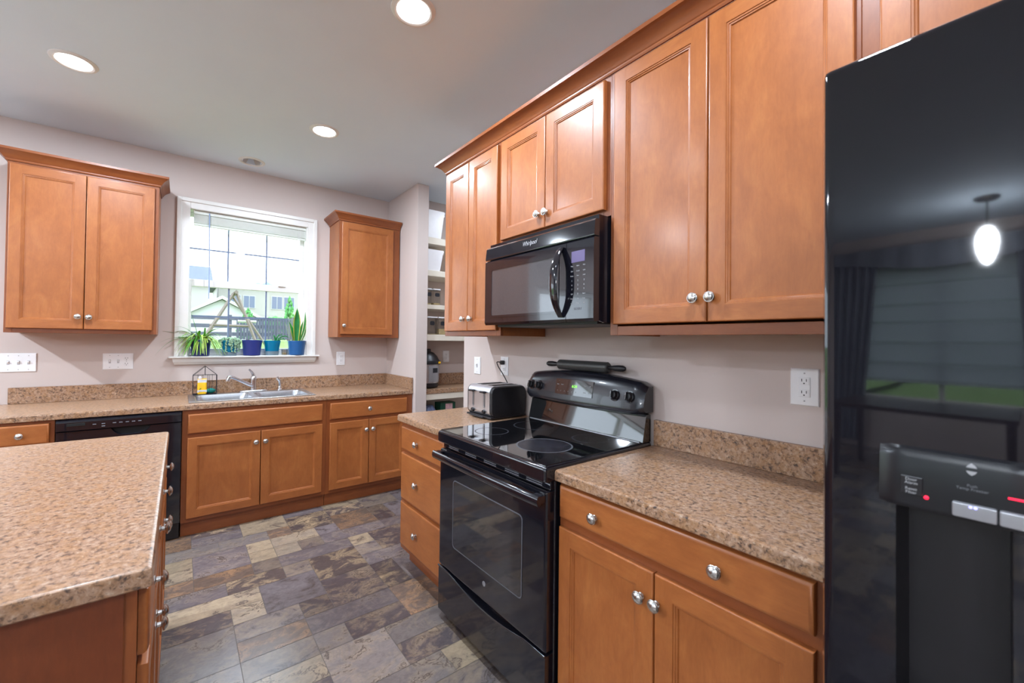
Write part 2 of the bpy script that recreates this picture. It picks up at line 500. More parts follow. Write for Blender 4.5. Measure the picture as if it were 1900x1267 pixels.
def build_room():
    # floor: mixed-size slate pattern tiles on a 0.142 grid
    u = 0.1415
    ox, oy = -0.915, -1.527
    nx0, nx1 = math.floor((LX - ox) / u), math.ceil((1.7 - ox) / u)
    ny0, ny1 = math.floor((RY0 - oy) / u), math.ceil((0.2 - oy) / u)
    used = set(); tiles = []
    rnd = random.Random(21)
    for j in range(ny1, ny0 - 1, -1):
        for i in range(nx0, nx1):
            if (i, j) in used: continue
            opts = [(2, 2)] * 5 + [(2, 1)] * 6 + [(1, 1)] * 3 + [(3, 1)] * 2 + [(1, 2)]
            rnd.shuffle(opts)
            for w, h in opts + [(1, 1)]:
                cells = [(i + a, j - b) for a in range(w) for b in range(h)]
                if all(c not in used for c in cells):
                    used.update(cells); tiles.append((i, j - h + 1, w, h)); break
    pal = [((126, 117, 114), (146, 132, 118)), ((90, 80, 78), (176, 152, 122)), ((134, 120, 108), (108, 100, 100)), ((164, 146, 122), (146, 130, 112)),
           ((106, 98, 100), (132, 120, 114)), ((110, 94, 84), (156, 122, 94)), ((84, 76, 78), (140, 122, 104)), ((150, 136, 120), (170, 152, 128)), ((120, 112, 114), (102, 94, 96))]
    b = B()
    g = 0.0011
    cols = []
    for (i, j, w, h) in tiles:
        x0, y0 = ox + i * u + g, oy + j * u + g
        x1, y1 = ox + (i + w) * u - g, oy + (j + h) * u - g
        b.mi = 0
        b.poly([(x0, y0, 0), (x1, y0, 0), (x1, y1, 0), (x0, y1, 0)])
        a, c = rnd.choice(pal)
        k = rnd.uniform(0.9, 1.1)
        cols.append((tuple(lin(v * k) for v in a), tuple(lin(min(255, v * k)) for v in c), (rnd.uniform(0, 40), rnd.uniform(0, 40), rnd.uniform(0, 40))))
    b.mi = 1
    b.poly([(LX, RY0, -0.0012), (1.7, RY0, -0.0012), (1.7, 0.2, -0.0012), (LX, 0.2, -0.0012)])
    cols.append(((0.1, 0.1, 0.1), (0.1, 0.1, 0.1), (0, 0, 0)))
    o = b.obj('floor', ['floor', 'grout'], smooth=0)
    me = o.data
    for k, nm in enumerate(('tile_a', 'tile_b', 'tile_seed')):
        at = me.attributes.new(nm, 'FLOAT_COLOR', 'CORNER')
        for p, cc in zip(me.polygons, cols):
            for li in p.loop_indices:
                at.data[li].color = (*cc[k], 1)
    struct(o, 'slate-look vinyl floor of mixed tile sizes')

    # ceiling with the hole of the unlit lamp over the sink
    hx, hy, hs = -1.262, -0.232, 0.062
    b = B()
    z0, z1 = CEIL, CEIL + 0.12
    b.box(LX - 0.1, hx - hs, RY0 - 0.1, 0.2, z0, z1)
    b.box(hx + hs, 1.75, RY0 - 0.1, 0.2, z0, z1)
    b.box(hx - hs, hx + hs, RY0 - 0.1, hy - hs, z0, z1)
    b.box(hx - hs, hx + hs, hy + hs, 0.2, z0, z1)
    struct(b.obj('ceiling', 'ceil', smooth=0), 'flat off-white painted ceiling')

    # window wall
    b = B()
    dx0, dx1, dz1 = -5.4, -3.0, 2.1
    b.box(LX - 0.1, dx0, 0, 0.14, 0, CEIL); b.box(dx1, WX0, 0, 0.14, 0, CEIL); b.box(dx0, dx1, 0, 0.14, dz1, CEIL)
    b.box(WX1, 0.125, 0, 0.14, 0, CEIL)
    b.box(WX0, WX1, 0, 0.14, 0, WZ0); b.box(WX0, WX1, 0, 0.14, WZ1, CEIL)
    struct(b.obj('wall_back', 'wall', smooth=0), 'beige wall with the window over the sink')
    b = B(); b.box(XS, 0.125, YS, 0, 0, CEIL, 0.004, 2)
    struct(b.obj('wall_corner', 'wall', smooth=30), 'short beige wall stub between sink counter and pantry')
    b = B(); b.box(0, 0.115, RY0 - 0.1, -1.487, 0, CEIL, 0.004, 2)
    struct(b.obj('wall_right', 'wall', smooth=30), 'beige wall behind the stove')
    b = B(); b.box(0.125, 1.7, -0.30, -0.18, 0, CEIL)
    struct(b.obj('wall_pantry', 'wall', smooth=0), 'beige back wall of the pantry')
    b = B(); b.box(1.6, 1.7, -2.6, -0.30, 0, CEIL); b.box(0.115, 1.6, -2.7, -2.6, 0, CEIL)
    struct(b.obj('wall_side', 'wall', smooth=0), 'beige side wall of the pantry')
    # left wall with a large window, rear wall with a patio door: daylight sides of the room
    b = B()
    wy0, wy1, wz0, wz1 = -4.25, -2.15, 0.70, 2.30
    b.box(LX - 0.12, LX, RY0, wy0, 0, CEIL); b.box(LX - 0.12, LX, wy1, 0, 0, CEIL)
    b.box(LX - 0.12, LX, wy0, wy1, 0, wz0); b.box(LX - 0.12, LX, wy0, wy1, wz1, CEIL)
    struct(b.obj('wall_left', 'wall', smooth=0), 'beige dining side wall')
    b = B(); b.box(LX, 0, RY0 - 0.12, RY0, 0, CEIL)
    struct(b.obj('wall_rear', 'wall', smooth=0), 'beige wall behind the camera')
    # dining window
    w = bpy.data.objects.new('window_2', None); COL.objects.link(w); struct(w)
    b = B()
    for (a0, a1, c0, c1) in ((wy0 - .07, wy0, wz0 - .07, wz1 + .07), (wy1, wy1 + .07, wz0 - .07, wz1 + .07), (wy0, wy1, wz1, wz1 + .07), (wy0, wy1, wz0 - .07, wz0),
                             ((wy0 + wy1) / 2 - .03, (wy0 + wy1) / 2 + .03, wz0, wz1)):
        b.box(LX - 0.03, LX + 0.02, a0, a1, c0, c1, 0.003)
    b.obj('window_frame', 'trim', w)
    b = B(); b.box(LX - 0.075, LX - 0.07, wy0, wy1, wz0, wz1); b.obj('pane', 'pane', w)
    # patio door
    w = bpy.data.objects.new('door_1', None); COL.objects.link(w); struct(w)
    b = B()
    for (a0, a1, c0, c1) in ((dx0, dx0 + .08, 0, dz1), (dx1 - .08, dx1, 0, dz1), (dx0 + .08, dx1 - .08, dz1 - .08, dz1), (dx0 + .08, dx1 - .08, 0, .1), ((dx0 + dx1) / 2 - .05, (dx0 + dx1) / 2 + .05, .1, dz1 - .08)):
        b.box(a0, a1, .03, .10, c0, c1, .004)
    b.obj('door_frame', 'trim', w)
    b = B(); b.box(dx0 + .08, dx1 - .08, .062, .068, .1, dz1 - .08); b.obj('pane', 'pane', w)
build_room()

def portal(name, loc, rot, sx, sy):
    l = bpy.data.lights.new(name, 'AREA')
    l.shape = 'RECTANGLE'; l.size = sx; l.size_y = sy
    l.cycles.is_portal = True
    o = bpy.data.objects.new(name, l); COL.objects.link(o)
    o.location = loc; o.rotation_euler = rot
# sky light enters by the room's own openings
portal('sky_patio_door', (-4.2, 0.16, 1.06), (radians(-90), 0, 0), 2.4, 2.1)
portal('sky_dining_window', (LX - 0.14, -3.2, 1.5), (radians(90), 0, radians(-90)), 2.2, 1.7)
portal('sky_sink_window', ((WX0 + WX1) / 2, 0.16, (WZ0 + WZ1) / 2), (radians(-90), 0, 0), 0.92, 1.2)

# ------------------------------------------------------------------ ceiling lights
def ring_bm(c=(0, 0, 0)):
    b = B()
    prof = [(0.070, 0.0), (0.072, -0.006), (0.080, -0.009), (0.094, -0.004), (0.096, 0.0)]
    return b.lathe(prof, c, seg=36, cap0=False, cap1=False)
def ceiling_light(x, y, label, power=CAN_POWER):
    t = thing('recessed_ceiling_light', label, 'ceiling light', (x, y, CEIL), 0, 'lit recessed ceiling lights')
    ring_bm().obj('trim_ring', 'trim', t)
    b = B(); b.lathe([(0.073, -0.0005), (0.071, -0.003), (0.04, -0.0055), (0.001, -0.006)], seg=36)
    b.obj('lens', 'lens', t)
    l = bpy.data.lights.new('lamp', 'AREA')
    l.shape = 'DISK'; l.size = 0.13; l.energy = power; l.color = CAN_COLOR
    o = bpy.data.objects.new('lamp', l); COL.objects.link(o); o.parent = t
    o.location = (0, 0, -0.010)
    return t
ceiling_light(-0.916, -2.46, 'lit round recessed ceiling light cut near the top edge of the photo')
ceiling_light(-2.173, -1.055, 'lit round recessed ceiling light above the sink side left of the window')
ceiling_light(-0.932, -1.121, 'lit round recessed ceiling light nearest the pantry opening')
for x, y, p in ((-2.173, -2.46, 2), (-0.916, -3.8, 6), (-4.2, -1.2, 36), (-3.4, -5.2, 9), (-5.2, -5.2, 17), (-1.2, -5.7, 9)):  # unseen lights added as ambient fill for the room
    ceiling_light(x, y, 'added unseen recessed ceiling light filling the room from behind or beside the camera', p)
ceiling_light(.75, -1.35, 'lit round recessed ceiling light inside the pantry', 5)
def unlit_light():
    t = thing('recessed_ceiling_light', 'small unlit round recessed ceiling light above the window', 'ceiling light', (-1.262, -0.232, CEIL))
    ring_bm().obj('trim_ring', 'trim', t)
    b = B(); b.lathe([(0.0715, -0.004), (0.066, 0.03), (0.06, 0.075), (0.001, 0.078)], seg=36, cap0=False)
    b.obj('baffle', 'baffle', t)
    b = B(); b.lathe([(0.001, 0.036), (0.03, 0.037), (0.045, 0.05), (0.04, 0.074)], seg=24, cap0=False, cap1=False)
    b.obj('bulb', 'white', t)
unlit_light()

# ------------------------------------------------------------------ cabinets
def knob_mesh():
    b = B()
    KS = 1.08
    b.lathe([(r_ * KS, h_) for r_, h_ in [(0.009, 0.0), (0.009, 0.002), (0.0055, 0.004), (0.005, 0.012), (0.009, 0.0145), (0.0155, 0.0165), (0.0165, 0.0195), (0.0150, 0.0215),
             (0.0135, 0.0215), (0.0125, 0.0235), (0.0085, 0.0262), (0.004, 0.0275), (0.0005, 0.0278)]], axis='y', seg=20)
    return b
_knob = []
def knob(parent, x, y, z):
    if not _knob:
        o = knob_mesh().obj('knob', 'nickel', None, 40); _knob.append(o)
    else:
        o = _knob[0].copy(); COL.objects.link(o)
    o.parent = parent
    o.location = (x, y, z)
    return o

def door_bm(x0, x1, z0, z1, yf, th=0.02, st=0.056):
    """five-piece flat panel door; yf is the face-frame plane, front grows to -y"""
    b = B()
    f = yf - th
    b.mi = 0
    e = .0055
    rings = []
    for ins, d in ((0, .001), (0, th - e), (.0012, th - .0022), (.0032, th - .0006), (e, th)):
        y = yf - d
        rings.append([(x0 + ins, y, z0 + ins), (x1 - ins, y, z0 + ins), (x1 - ins, y, z1 - ins), (x0 + ins, y, z1 - ins)])
    b.loft(rings, True, True, False)
    q = st - .004
    for a, c in ((x0 + e, x0 + q), (x1 - q, x1 - e)):
        b.poly([(a, f, z0 + e), (c, f, z0 + e), (c, f, z1 - e), (a, f, z1 - e)])
    b.mi = 1
    for a, c in ((z0 + e, z0 + q), (z1 - q, z1 - e)):
        b.poly([(x0 + q, f + .0003, a), (x1 - q, f + .0003, a), (x1 - q, f + .0003, c), (x0 + q, f + .0003, c)])
    b.mi = 0
    # moulded inner bead and recessed panel
    xa, xb, za, zb = x0 + st, x1 - st, z0 + st, z1 - st
    secs = []
    for ins, d in ((-.004, .0003), (-.0015, .0003), (-.0005, .0026), (.0015, .0028), (.004, .0035), (.0055, .006), (.009, .0072), (.0115, .0112)):
        y = f + d
        secs.append([(xa + ins, y, za + ins), (xb - ins, y, za + ins), (xb - ins, y, zb - ins), (xa + ins, y, zb - ins)])
    b.loft(secs, True, False, True)
    return b
def door(parent, x0, x1, z0, z1, yf, kx=None, kz=None):
    o = door_bm(x0, x1, z0, z1, yf).obj('door', ['wood', 'woodh'], parent, 30)
    if kx is not None: knob(o, kx, yf - .02, kz)
    return o
def drawer(parent, x0, x1, z0, z1, yf, knobs=(), name='drawer'):
    b = B()
    th = .02
    secs = []
    for ins, d in ((0, .001), (0, th - .008), (.002, th - .004), (.006, th - .0015), (.011, th)):
        y = yf - d
        secs.append([(x0 + ins, y, z0 + ins), (x1 - ins, y, z0 + ins), (x1 - ins, y, z1 - ins), (x0 + ins, y, z1 - ins)])
    b.loft(secs)
    o = b.obj(name, 'woodh', parent, 30)
    for kx, kz in knobs: knob(o, kx, yf - th, kz)
    return o

def base_cabinet(label, loc, rot, w, dep=0.612, ztop=0.861, rails=(), stiles=(), group=None, toe=0.03, z0=0.10, fwr=None):
    t = thing('base_cabinet', label, 'cabinet', loc, rot, group)
    b = B()
    y1, y0 = -0.004, -dep + .019
    b.box(0, .016, y0, y1, z0, ztop); b.box(w - .016, w, y0, y1, z0, ztop)
    b.box(.016, w - .016, y0, y1, z0, z0 + .016)
    b.box(.016, w - .016, y1 - .008, y1, z0 + .016, ztop)
    b.obj('carcass', 'wood', t, 0)
    b = B()
    fw = .04
    fwr = fwr or fw
    yf, yb = -dep, -dep + .019
    b.mi = 0
    b.box(0, fw, yf, yb, z0, ztop); b.box(w - fwr, w, yf, yb, z0, ztop)
    for sx in stiles: b.box(sx - fw / 2, sx + fw / 2, yf, yb, z0 + fw, ztop - fw)
    b.mi = 1
    b.box(fw, w - fwr, yf, yb, ztop - fw, ztop); b.box(fw, w - fwr, yf, yb, z0, z0 + fw)
    for rz in rails: b.box(fw, w - fwr, yf, yb, rz - fw / 2, rz + fw / 2)
    b.obj('face_frame', ['frame', 'frameh'], t, 0)
    b = B(); b.box(0.001, w - .001, yf + toe, yf + toe + .016, 0.001, z0)
    b.obj('toe_kick', 'frameh', t, 0)
    return t

def crown_bm(x0, x1, yf, zb, h=.070, out=.055, yb=-.004, left=True, right=True):
    prof = [(0.0, 0.0), (.006, 0.0), (.009, .006), (.009, .012), (.014, .016), (.020, .026), (.030, .038), (.042, .046), (.046, .050), (.052, .053), (out, .056), (out, h), (0.0, h)]
    b = B()
    secs = []
    def sec(fx, fy):
        return [(fx(d), fy(d), zb + z) for d, z in prof]
    if left: secs.append(sec(lambda d: x0 - d, lambda d: yb))
    secs.append(sec(lambda d: x0 - (d if left else 0), lambda d: yf - d))
    secs.append(sec(lambda d: x1 + (d if right else 0), lambda d: yf - d))
    if right: secs.append(sec(lambda d: x1 + d, lambda d: yb))
    b.loft(secs)
    return b

def wall_cabinet(label, loc, rot, w, z0, z1, dep=0.305, group=None, fw=.035, mids=(), fwr=None):
    t = thing('wall_cabinet', label, 'cabinet', loc, rot, group)
    b = B()
    y1, y0 = -.004, -dep + .019
    b.box(0, .016, y0, y1, z0, z1); b.box(w - .016, w, y0, y1, z0, z1)
    b.box(.016, w - .016, y0, y1, z0 + .010, z0 + .026)
    b.box(.016, w - .016, y0, y1, z1 - .016, z1)
    b.box(.016, w - .016, y1 - .008, y1, z0 + .026, z1 - .016)
    b.obj('carcass', 'wood', t, 0)
    b = B()
    fwr = fwr or fw
    b.mi = 0
    b.box(0, fw, -dep, y0, z0, z1, .001); b.box(w - fwr, w, -dep, y0, z0, z1, .001)
    for sx in mids: b.box(sx - fw / 2, sx + fw / 2, -dep, y0, z0 + fw, z1 - fw)
    b.mi = 1
    b.box(fw, w - fwr, -dep, y0, z0, z0 + fw, .001); b.box(fw, w - fwr, -dep, y0, z1 - fw, z1, .001)
    b.obj('face_frame', ['frame', 'frameh'], t, 0)
    return t

def build_cabinets():
    D = .612
    # --- window wall, base
    t = base_cabinet('honey maple sink base cabinet with long false drawer front under the sink', (-1.683, 0, 0), 0, .933, D, rails=(.688,), stiles=(), toe=.03)
    drawer(t, .030, .902, .700, .832, -D, name='drawer_front')
    door(t, .030, .4655, .128, .672, -D, .435, .595)
    door(t, .4695, .902, .128, .672, -D, .497, .595)
    t = base_cabinet('honey maple base cabinet in the corner right of the sink, one drawer over two doors', (-.749, 0, 0), 0, .757, D, rails=(.688,), toe=.03, fwr=.08)
    drawer(t, .026, .700, .700, .832, -D, [(.350, .766)])
    door(t, .026, .3475, .128, .672, -D, .322, .590)
    door(t, .3515, .700, .128, .672, -D, .380, .590)
    t = base_cabinet('honey maple base cabinet left of the dishwasher behind the island', (-2.90, 0, 0), 0, .618, D, rails=(.715,), toe=.03)
    drawer(t, .030, .598, .730, .845, -D, [(.482, .785)])
    door(t, .030, .311, .128, .700, -D, .285, .62); door(t, .315, .598, .128, .700, -D, .342, .62)
    # --- stove wall, base (front faces -x)
    R = -pi / 2
    t = base_cabinet('honey maple three-drawer base cabinet left of the stove', (0, -1.752, 0), R, .556, D, rails=(.688, .392), toe=.06)
    drawer(t, .026, .530, .702, .836, -D, [(.235, .765)])
    drawer(t, .026, .530, .410, .680, -D, [(.235, .537)])
    drawer(t, .026, .530, .135, .388, -D, [(.235, .256)])
    t = base_cabinet('honey maple base cabinet between the stove and the refrigerator', (0, -3.073, 0), R, .79, D, rails=(.722,), toe=.06, fwr=.07)
    drawer(t, .010, .746, .738, .850, -D, [(.168, .790), (.548, .792)])
    door(t, .010, .3745, .128, .706, -D, .337, .626)
    door(t, .3785, .746, .128, .706, -D, .386, .626)
    # --- island (front faces +x)
    def island_cab(y, w, lab):
        t = base_cabinet(lab, (-2.375, y, 0), pi / 2, w, .612, rails=(.700,), toe=.06)
        drawer(t, .012, w - .012, .712, .842, -.612, [(w * .26, .780), (w * .74, .780)])
        door(t, .012, w / 2 - .002, .128, .690, -.612, w / 2 - .03, .60)
        door(t, w / 2 + .002, w - .012, .128, .690, -.612, w / 2 + .03, .60)
        return t
    t = island_cab(-3.02, .68, 'near island cabinet with dark maple end panel facing the camera')
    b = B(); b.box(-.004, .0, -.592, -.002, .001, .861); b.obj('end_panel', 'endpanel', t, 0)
    island_cab(-2.34, .76, 'far island cabinet of honey maple facing the stove')
    t = base_cabinet('rear half of the kitchen island, plain maple back', (-2.38, -1.58, 0), -pi / 2, 1.44, .6, toe=.06)
    # --- window wall, uppers
    t = wall_cabinet('two-door honey maple wall cabinet with crown left of the window', (-2.563, 0, 0), 0, .723, 1.372, 2.424)
    door(t, .012, .3505, 1.400, 2.408, -.305, .325, 1.481)
    door(t, .3535, .700, 1.400, 2.408, -.305, .378, 1.479)
    crown_bm(0, .723, -.305, 2.424).obj('crown', 'frameh', t, 25)
    t = wall_cabinet('single-door honey maple wall cabinet with crown right of the window', (-.579, 0, 0), 0, .580, 1.372, 2.424, fw=.04, fwr=.09)
    door(t, .020, .510, 1.400, 2.424 - .010, -.305, .045, 1.478)
    crown_bm(0, .580, -.305, 2.424, right=False).obj('crown', 'frameh', t, 25)
    # --- stove wall, uppers
    zt = 2.430
    t = wall_cabinet('tall narrow two-door wall cabinet beside the pantry, left of the microwave', (0, -1.778, 0), R, .582, 1.382, zt, dep=.335)
    door(t, .020, .2835, 1.412, 2.415, -.335, .246, 1.482)
    door(t, .2865, .562, 1.412, 2.415, -.335, .325, 1.482)
    t = wall_cabinet('short two-door wall cabinet above the microwave', (0, -2.3605, 0), R, .7095, 1.862, zt, dep=.335)
    door(t, .012, .3475, 1.888, 2.415, -.335, .306, 1.957)
    door(t, .3505, .687, 1.888, 2.415, -.335, .360, 1.955)
    t = wall_cabinet('widest two-door wall cabinet between the microwave and the refrigerator', (0, -3.0705, 0), R, .765, 1.382, zt, dep=.335)
    door(t, .024, .3865, 1.424, 2.415, -.335, .350, 1.502)
    door(t, .3905, .755, 1.424, 2.415, -.335, .404, 1.502)
    t = wall_cabinet('wall cabinet above the refrigerator, mostly hidden by it', (0, -3.836, 0), R, .92, 1.86, zt, dep=.335, fw=.05)
    door(t, .036, .455, 1.888, 2.415, -.335, .42, 1.955); door(t, .459, .885, 1.888, 2.415, -.335, .49, 1.955)
    o = crown_bm(0, 2.98, -.335, zt, h=.072, out=.060, right=False).obj('crown_molding', 'frameh', None, 25)
    o.location = (0, -1.778, 0); o.rotation_euler = (0, 0, R)
    tag(o, 'long maple crown molding along the tops of the stove-side wall cabinets', 'molding')
build_cabinets()

# ------------------------------------------------------------------ countertops
def slab_profile(y0, y1, z0=.862, z1=.8998):
    r = .010
    return [(y1, z0), (y0 + .003, z0), (y0, z0 + .003), (y0, z1 - r), (y0 + r * .3, z1 - r * .3), (y0 + r, z1), (y1, z1)]
def build_counters():
    # window wall: boards around the sink cut-out
    t = thing('countertop', 'speckled tan laminate countertop along the window wall holding the sink', 'countertop', (0, 0, 0))
    b = B()
    cx0, cx1, cy0, cy1 = -1.620, -.850, -.552, -.088
    prof = slab_profile(-.632, cy0)
    b.prism(prof, 'x', -2.92, XS - .004)
    b.box(-2.92, cx0, cy0, -.003, .862, .8998); b.box(cx1, XS - .004, cy0, -.003, .862, .8998); b.box(cx0, cx1, cy1, -.003, .862, .8998)
    b.obj('top', 'lam', t, 30)
    b = B(); b.box(-2.600, XS - .024, -.022, -.003, .8998, 1.008, .003, 2); b.obj('backsplash', 'lam', t)
    b = B(); b.box(XS - .024, XS - .004, -.628, -.003, .8998, 1.008, .003, 2); b.obj('side_splash', 'lam', t)
    R = -pi / 2
    t = thing('countertop', 'short speckled tan countertop left of the stove under the toaster', 'countertop', (0, -1.738, 0), R)
    b = B(); b.prism(slab_profile(-.638, -.003), 'x', 0, .570); b.obj('top', 'lam', t, 30)
    t = thing('countertop', 'speckled tan countertop between the stove and the refrigerator', 'countertop', (0, -3.068, 0), R)
    b = B(); b.prism(slab_profile(-.638, -.003), 'x', 0, .81); b.obj('top', 'lam', t, 30)
    b = B(); b.box(0, .81, -.022, -.003, .8998, 1.012, .003, 2); b.obj('backsplash', 'lam', t)
    t = thing('countertop', 'speckled tan island countertop in the left foreground', 'countertop', (-1.7385, -3.0517, 0))
    b = B()
    sec = []
    x0, x1, y0, y1 = -1.30, 0.0, 0.0, 1.4915
    for z, ins in ((.862, .003), (.865, 0), (.8898, 0), (.8968, .003), (.8998, .010)):
        sec.append([(p[0], p[1], z) for p in rrect(x0 + ins, x1 - ins, y0 + ins, y1 - ins, .006, 2)])
    b.loft(sec); b.obj('top', 'lam', t, 30)
build_counters()

# ------------------------------------------------------------------ window over the sink
def build_window():
    w = bpy.data.objects.new('window_1', None); COL.objects.link(w); struct(w, 'white double-hung window with grilles over the sink')
    zb, zt = 1.205, 2.385
    # casing with a stepped profile
    def casing(x0, x1, z0, z1):
        b = B(); b.box(x0, x1, -.018, 0.001, z0, z1, .004, 2); return b
    b = B()
    b.box(-1.738, -1.655, -.014, .002, zb, 2.462, .003, 1); b.box(-.775, -.700, -.014, .002, zb, 2.462, .003, 1)
    b.box(-1.655, -.775, -.014, .002, 2.385, 2.462, .003, 1)
    b.box(-1.742, -1.712, -.024, -.013, zb, 2.466, .003, 1); b.box(-.726, -.696, -.024, -.013, zb, 2.466, .003, 1)
    b.box(-1.712, -.726, -.024, -.013, 2.436, 2.466, .003, 1)
    b.obj('casing', 'trim', w)
    b = B()
    b.box(WX0 - .001, WX0 + .012, .001, .139, zb, zt + .012); b.box(WX1 - .012, WX1 + .001, .002, .139, zb, zt + .012)
    b.box(WX0 + .012, WX1 - .012, .002, .139, zt, zt + .014)
    b.obj('jamb', 'trim', w)
    b = B(); b.box(-1.775, -.664, -.052, .075, 1.190, zb, .005, 2); b.box(WX0, WX1, .070, .139, 1.191, zb + .012, .002)
    b.obj('sill', 'trim', w)
    b = B()
    b.loft([[(-1.752, -.034, 1.190), (-.688, -.034, 1.190), (-.688, -.001, 1.190), (-1.752, -.001, 1.190)],
            [(-1.746, -.030, 1.160), (-.694, -.030, 1.160), (-.694, -.001, 1.160), (-1.746, -.001, 1.160)],
            [(-1.738, -.016, 1.138), (-.702, -.016, 1.138), (-.702, -.001, 1.138), (-1.738, -.001, 1.138)]])
    b.obj('apron', 'trim', w, 20)
    def sash(name, y0, y1, x0, x1, z0, z1, sl, sr, rb, rt, gv, gh):
        b = B()
        b.box(x0, x0 + sl, y0, y1, z0, z1, .003); b.box(x1 - sr, x1, y0, y1, z0, z1, .003)
        b.box(x0 + sl, x1 - sr, y0, y1, z0, z0 + rb, .003); b.box(x0 + sl, x1 - sr, y0, y1, z1 - rt, z1, .003)
        o = b.obj(name, 'trim', w)
        ym = (y0 + y1) / 2
        b = B(); b.box(x0 + sl - .004, x1 - sr + .004, ym - .002, ym + .002, z0 + rb - .004, z1 - rt + .004); b.obj('pane', 'pane', o)
        b = B()
        for gx in gv: b.box(gx - .006, gx + .006, ym + .004, ym + .010, z0 + rb, z1 - rt)
        b.box(x0 + sl, x1 - sr, ym + .0042, ym + .0098, gh - .006, gh + .006)
        b.obj('grille', 'grille', o)
    sash('upper_sash', .100, .132, -1.678, -.787, 1.800, 2.385, .020, .033, .035, .035, (-1.385, -1.092), 2.092)
    sash('lower_sash', .066, .098, -1.676, -.787, 1.218, 1.832, .040, .042, .045, .058, (-1.378, -1.095), 1.530)
    b = B(); b.box(-1.005, -.945, .050, .066, 1.822, 1.834, .003); b.obj('sash_lock', 'trim', w)
build_window()

def build_blind():
    t = thing('window_blind', 'white mini blind pulled all the way up at the top of the window', 'blind', (-1.21, .035, 2.385))
    hw = .425
    b = B(); b.box(-hw, hw, -.018, .018, -.030, -.001, .003); b.obj('headrail', 'blind', t)
    b = B()
    for k in range(22):
        z = -.033 - k * .0031
        b.box(-hw + .003, hw - .003, -.0125, .0125, z - .0022, z)
    b.obj('slats', 'blind', t, 0)
    b = B(); b.box(-hw + .003, hw - .003, -.013, .013, -.120, -.104, .003); b.obj('bottom_rail', 'blind', t)
    b = B(); b.tube([(-.318, -.024, -.012), (-.316, -.028, -.2), (-.313, -.030, -.45), (-.311, -.030, -.715)], .0042, 8); b.obj('wand', 'wand', t)
    b = B()
    b.tube([(.36, -.024, -.02), (.362, -.026, -.2), (.355, -.026, -.28)], .0012, 6)
    b.tube([(.375, -.024, -.02), (.368, -.026, -.2), (.372, -.026, -.27)], .0012, 6)
    b.lathe([(.001, 0), (.005, .004), (.003, .022), (.001, .024)], (.355, -.026, -.30), seg=10)
    b.obj('pull_cord', 'white', t)
build_blind()

# ------------------------------------------------------------------ sink, faucet
def build_sink():
    t = thing('kitchen_sink', 'stainless steel double bowl sink set in the window-side countertop', 'sink', (-1.235, -.32, .8998))
    x0, x1, y0, y1 = -.415, .415, -.252, .248       # rim
    L = (-.375, -.020, -.212, .150); Rr = (.020, .375, -.212, .150)
    zt = .007
    b = B()
    def strip(a, c, d, e): b.box(a, c, d, e, 0.0004, zt, .0015, 1)
    strip(x0, x1, y0, L[2]); strip(x0, x1, L[3], y1)
    strip(x0, L[0], L[2], L[3]); strip(L[1], Rr[0], L[2], L[3]); strip(Rr[1], x1, L[2], L[3])
    b.obj('rim', 'steel', t, 20)
    for q in (L, Rr):
        b = B()
        secs = []
        for ins, r, z in ((-.0005, .001, zt + .0004), (.004, .045, zt - .001), (.008, .05, -.012), (.014, .055, -.05), (.02, .06, -.16), (.035, .06, -.178), (.07, .06, -.184)):
            secs.append([(p[0], p[1], z) for p in rrect(q[0] + ins, q[1] - ins, q[2] + ins, q[3] - ins, r, 5)])
        b.loft(secs, True, False, True)
        o = b.obj('bowl', 'steel', t, 50)
        b = B(); b.lathe([(.042, 0), (.040, .002), (.030, .001), (.028, -.002), (.001, -.003)], ((q[0] + q[1]) / 2, (q[2] + q[3]) / 2 + .03, -.1825), seg=24)
        b.obj('drain', 'chrome', o)
build_sink()

def build_faucet():
    t = thing('faucet', 'chrome single-lever kitchen faucet with its spout swung left', 'faucet', (-1.205, -.105, .9068))
    b = B()
    secs = []
    for ins, z in ((0, 0), (0, .006), (.006, .012), (.02, .015)):
        secs.append([(p[0], p[1], z) for p in rrect(-.105 + ins, .105 - ins, -.027 + ins * .5, .027 - ins * .5, .02 - ins * .3, 4)])
    b.loft(secs); b.obj('deck_plate', 'chrome', t, 40)
    b = B(); b.lathe([(.026, .012), (.024, .03), (.0235, .09), (.025, .105), (.022, .122), (.012, .132), (.001, .135)], seg=24); b.obj('body', 'chrome', t, 50)
    b = B()
    P = [(0, -.005, .045), (-.04, -.022, .062), (-.09, -.045, .092), (-.135, -.064, .118), (-.165, -.078, .132), (-.183, -.086, .132), (-.190, -.089, .115), (-.191, -.090, .100)]
    b.tube(P, [.015, .0145, .0135, .013, .0135, .015, .0145, .013], 14); b.obj('spout', 'chrome', t, 60)
    b = B()
    P = [(0, 0, .128), (-.004, -.002, .145), (-.014, -.006, .162), (-.030, -.012, .180), (-.036, -.014, .188)]
    b.tube(P, [.014, .0125, .010, .008, .006], 12); b.obj('lever', 'chrome', t, 60)
    t = thing('sink_sprayer', 'small chrome side sprayer standing right of the faucet', 'sprayer', (-1.005, -.105, .9068))
    b = B(); b.lathe([(.022, 0), (.021, .006), (.015, .012), (.0135, .03), (.012, .034)], seg=20); b.obj('base', 'chrome', t, 50)
    b = B(); b.tube([(0, 0, .030), (0, 0, .06), (-.004, -.003, .082), (-.014, -.008, .096), (-.028, -.014, .098)], [.0105, .0125, .014, .0145, .012], 12); b.obj('handle', 'chrome', t, 60)
    b = B(); b.tube([(-.004, -.002, .098), (-.016, -.008, .112), (-.026, -.013, .110)], [.005, .006, .004], 8); b.obj('trigger', 'chrome', t, 60)
build_faucet()

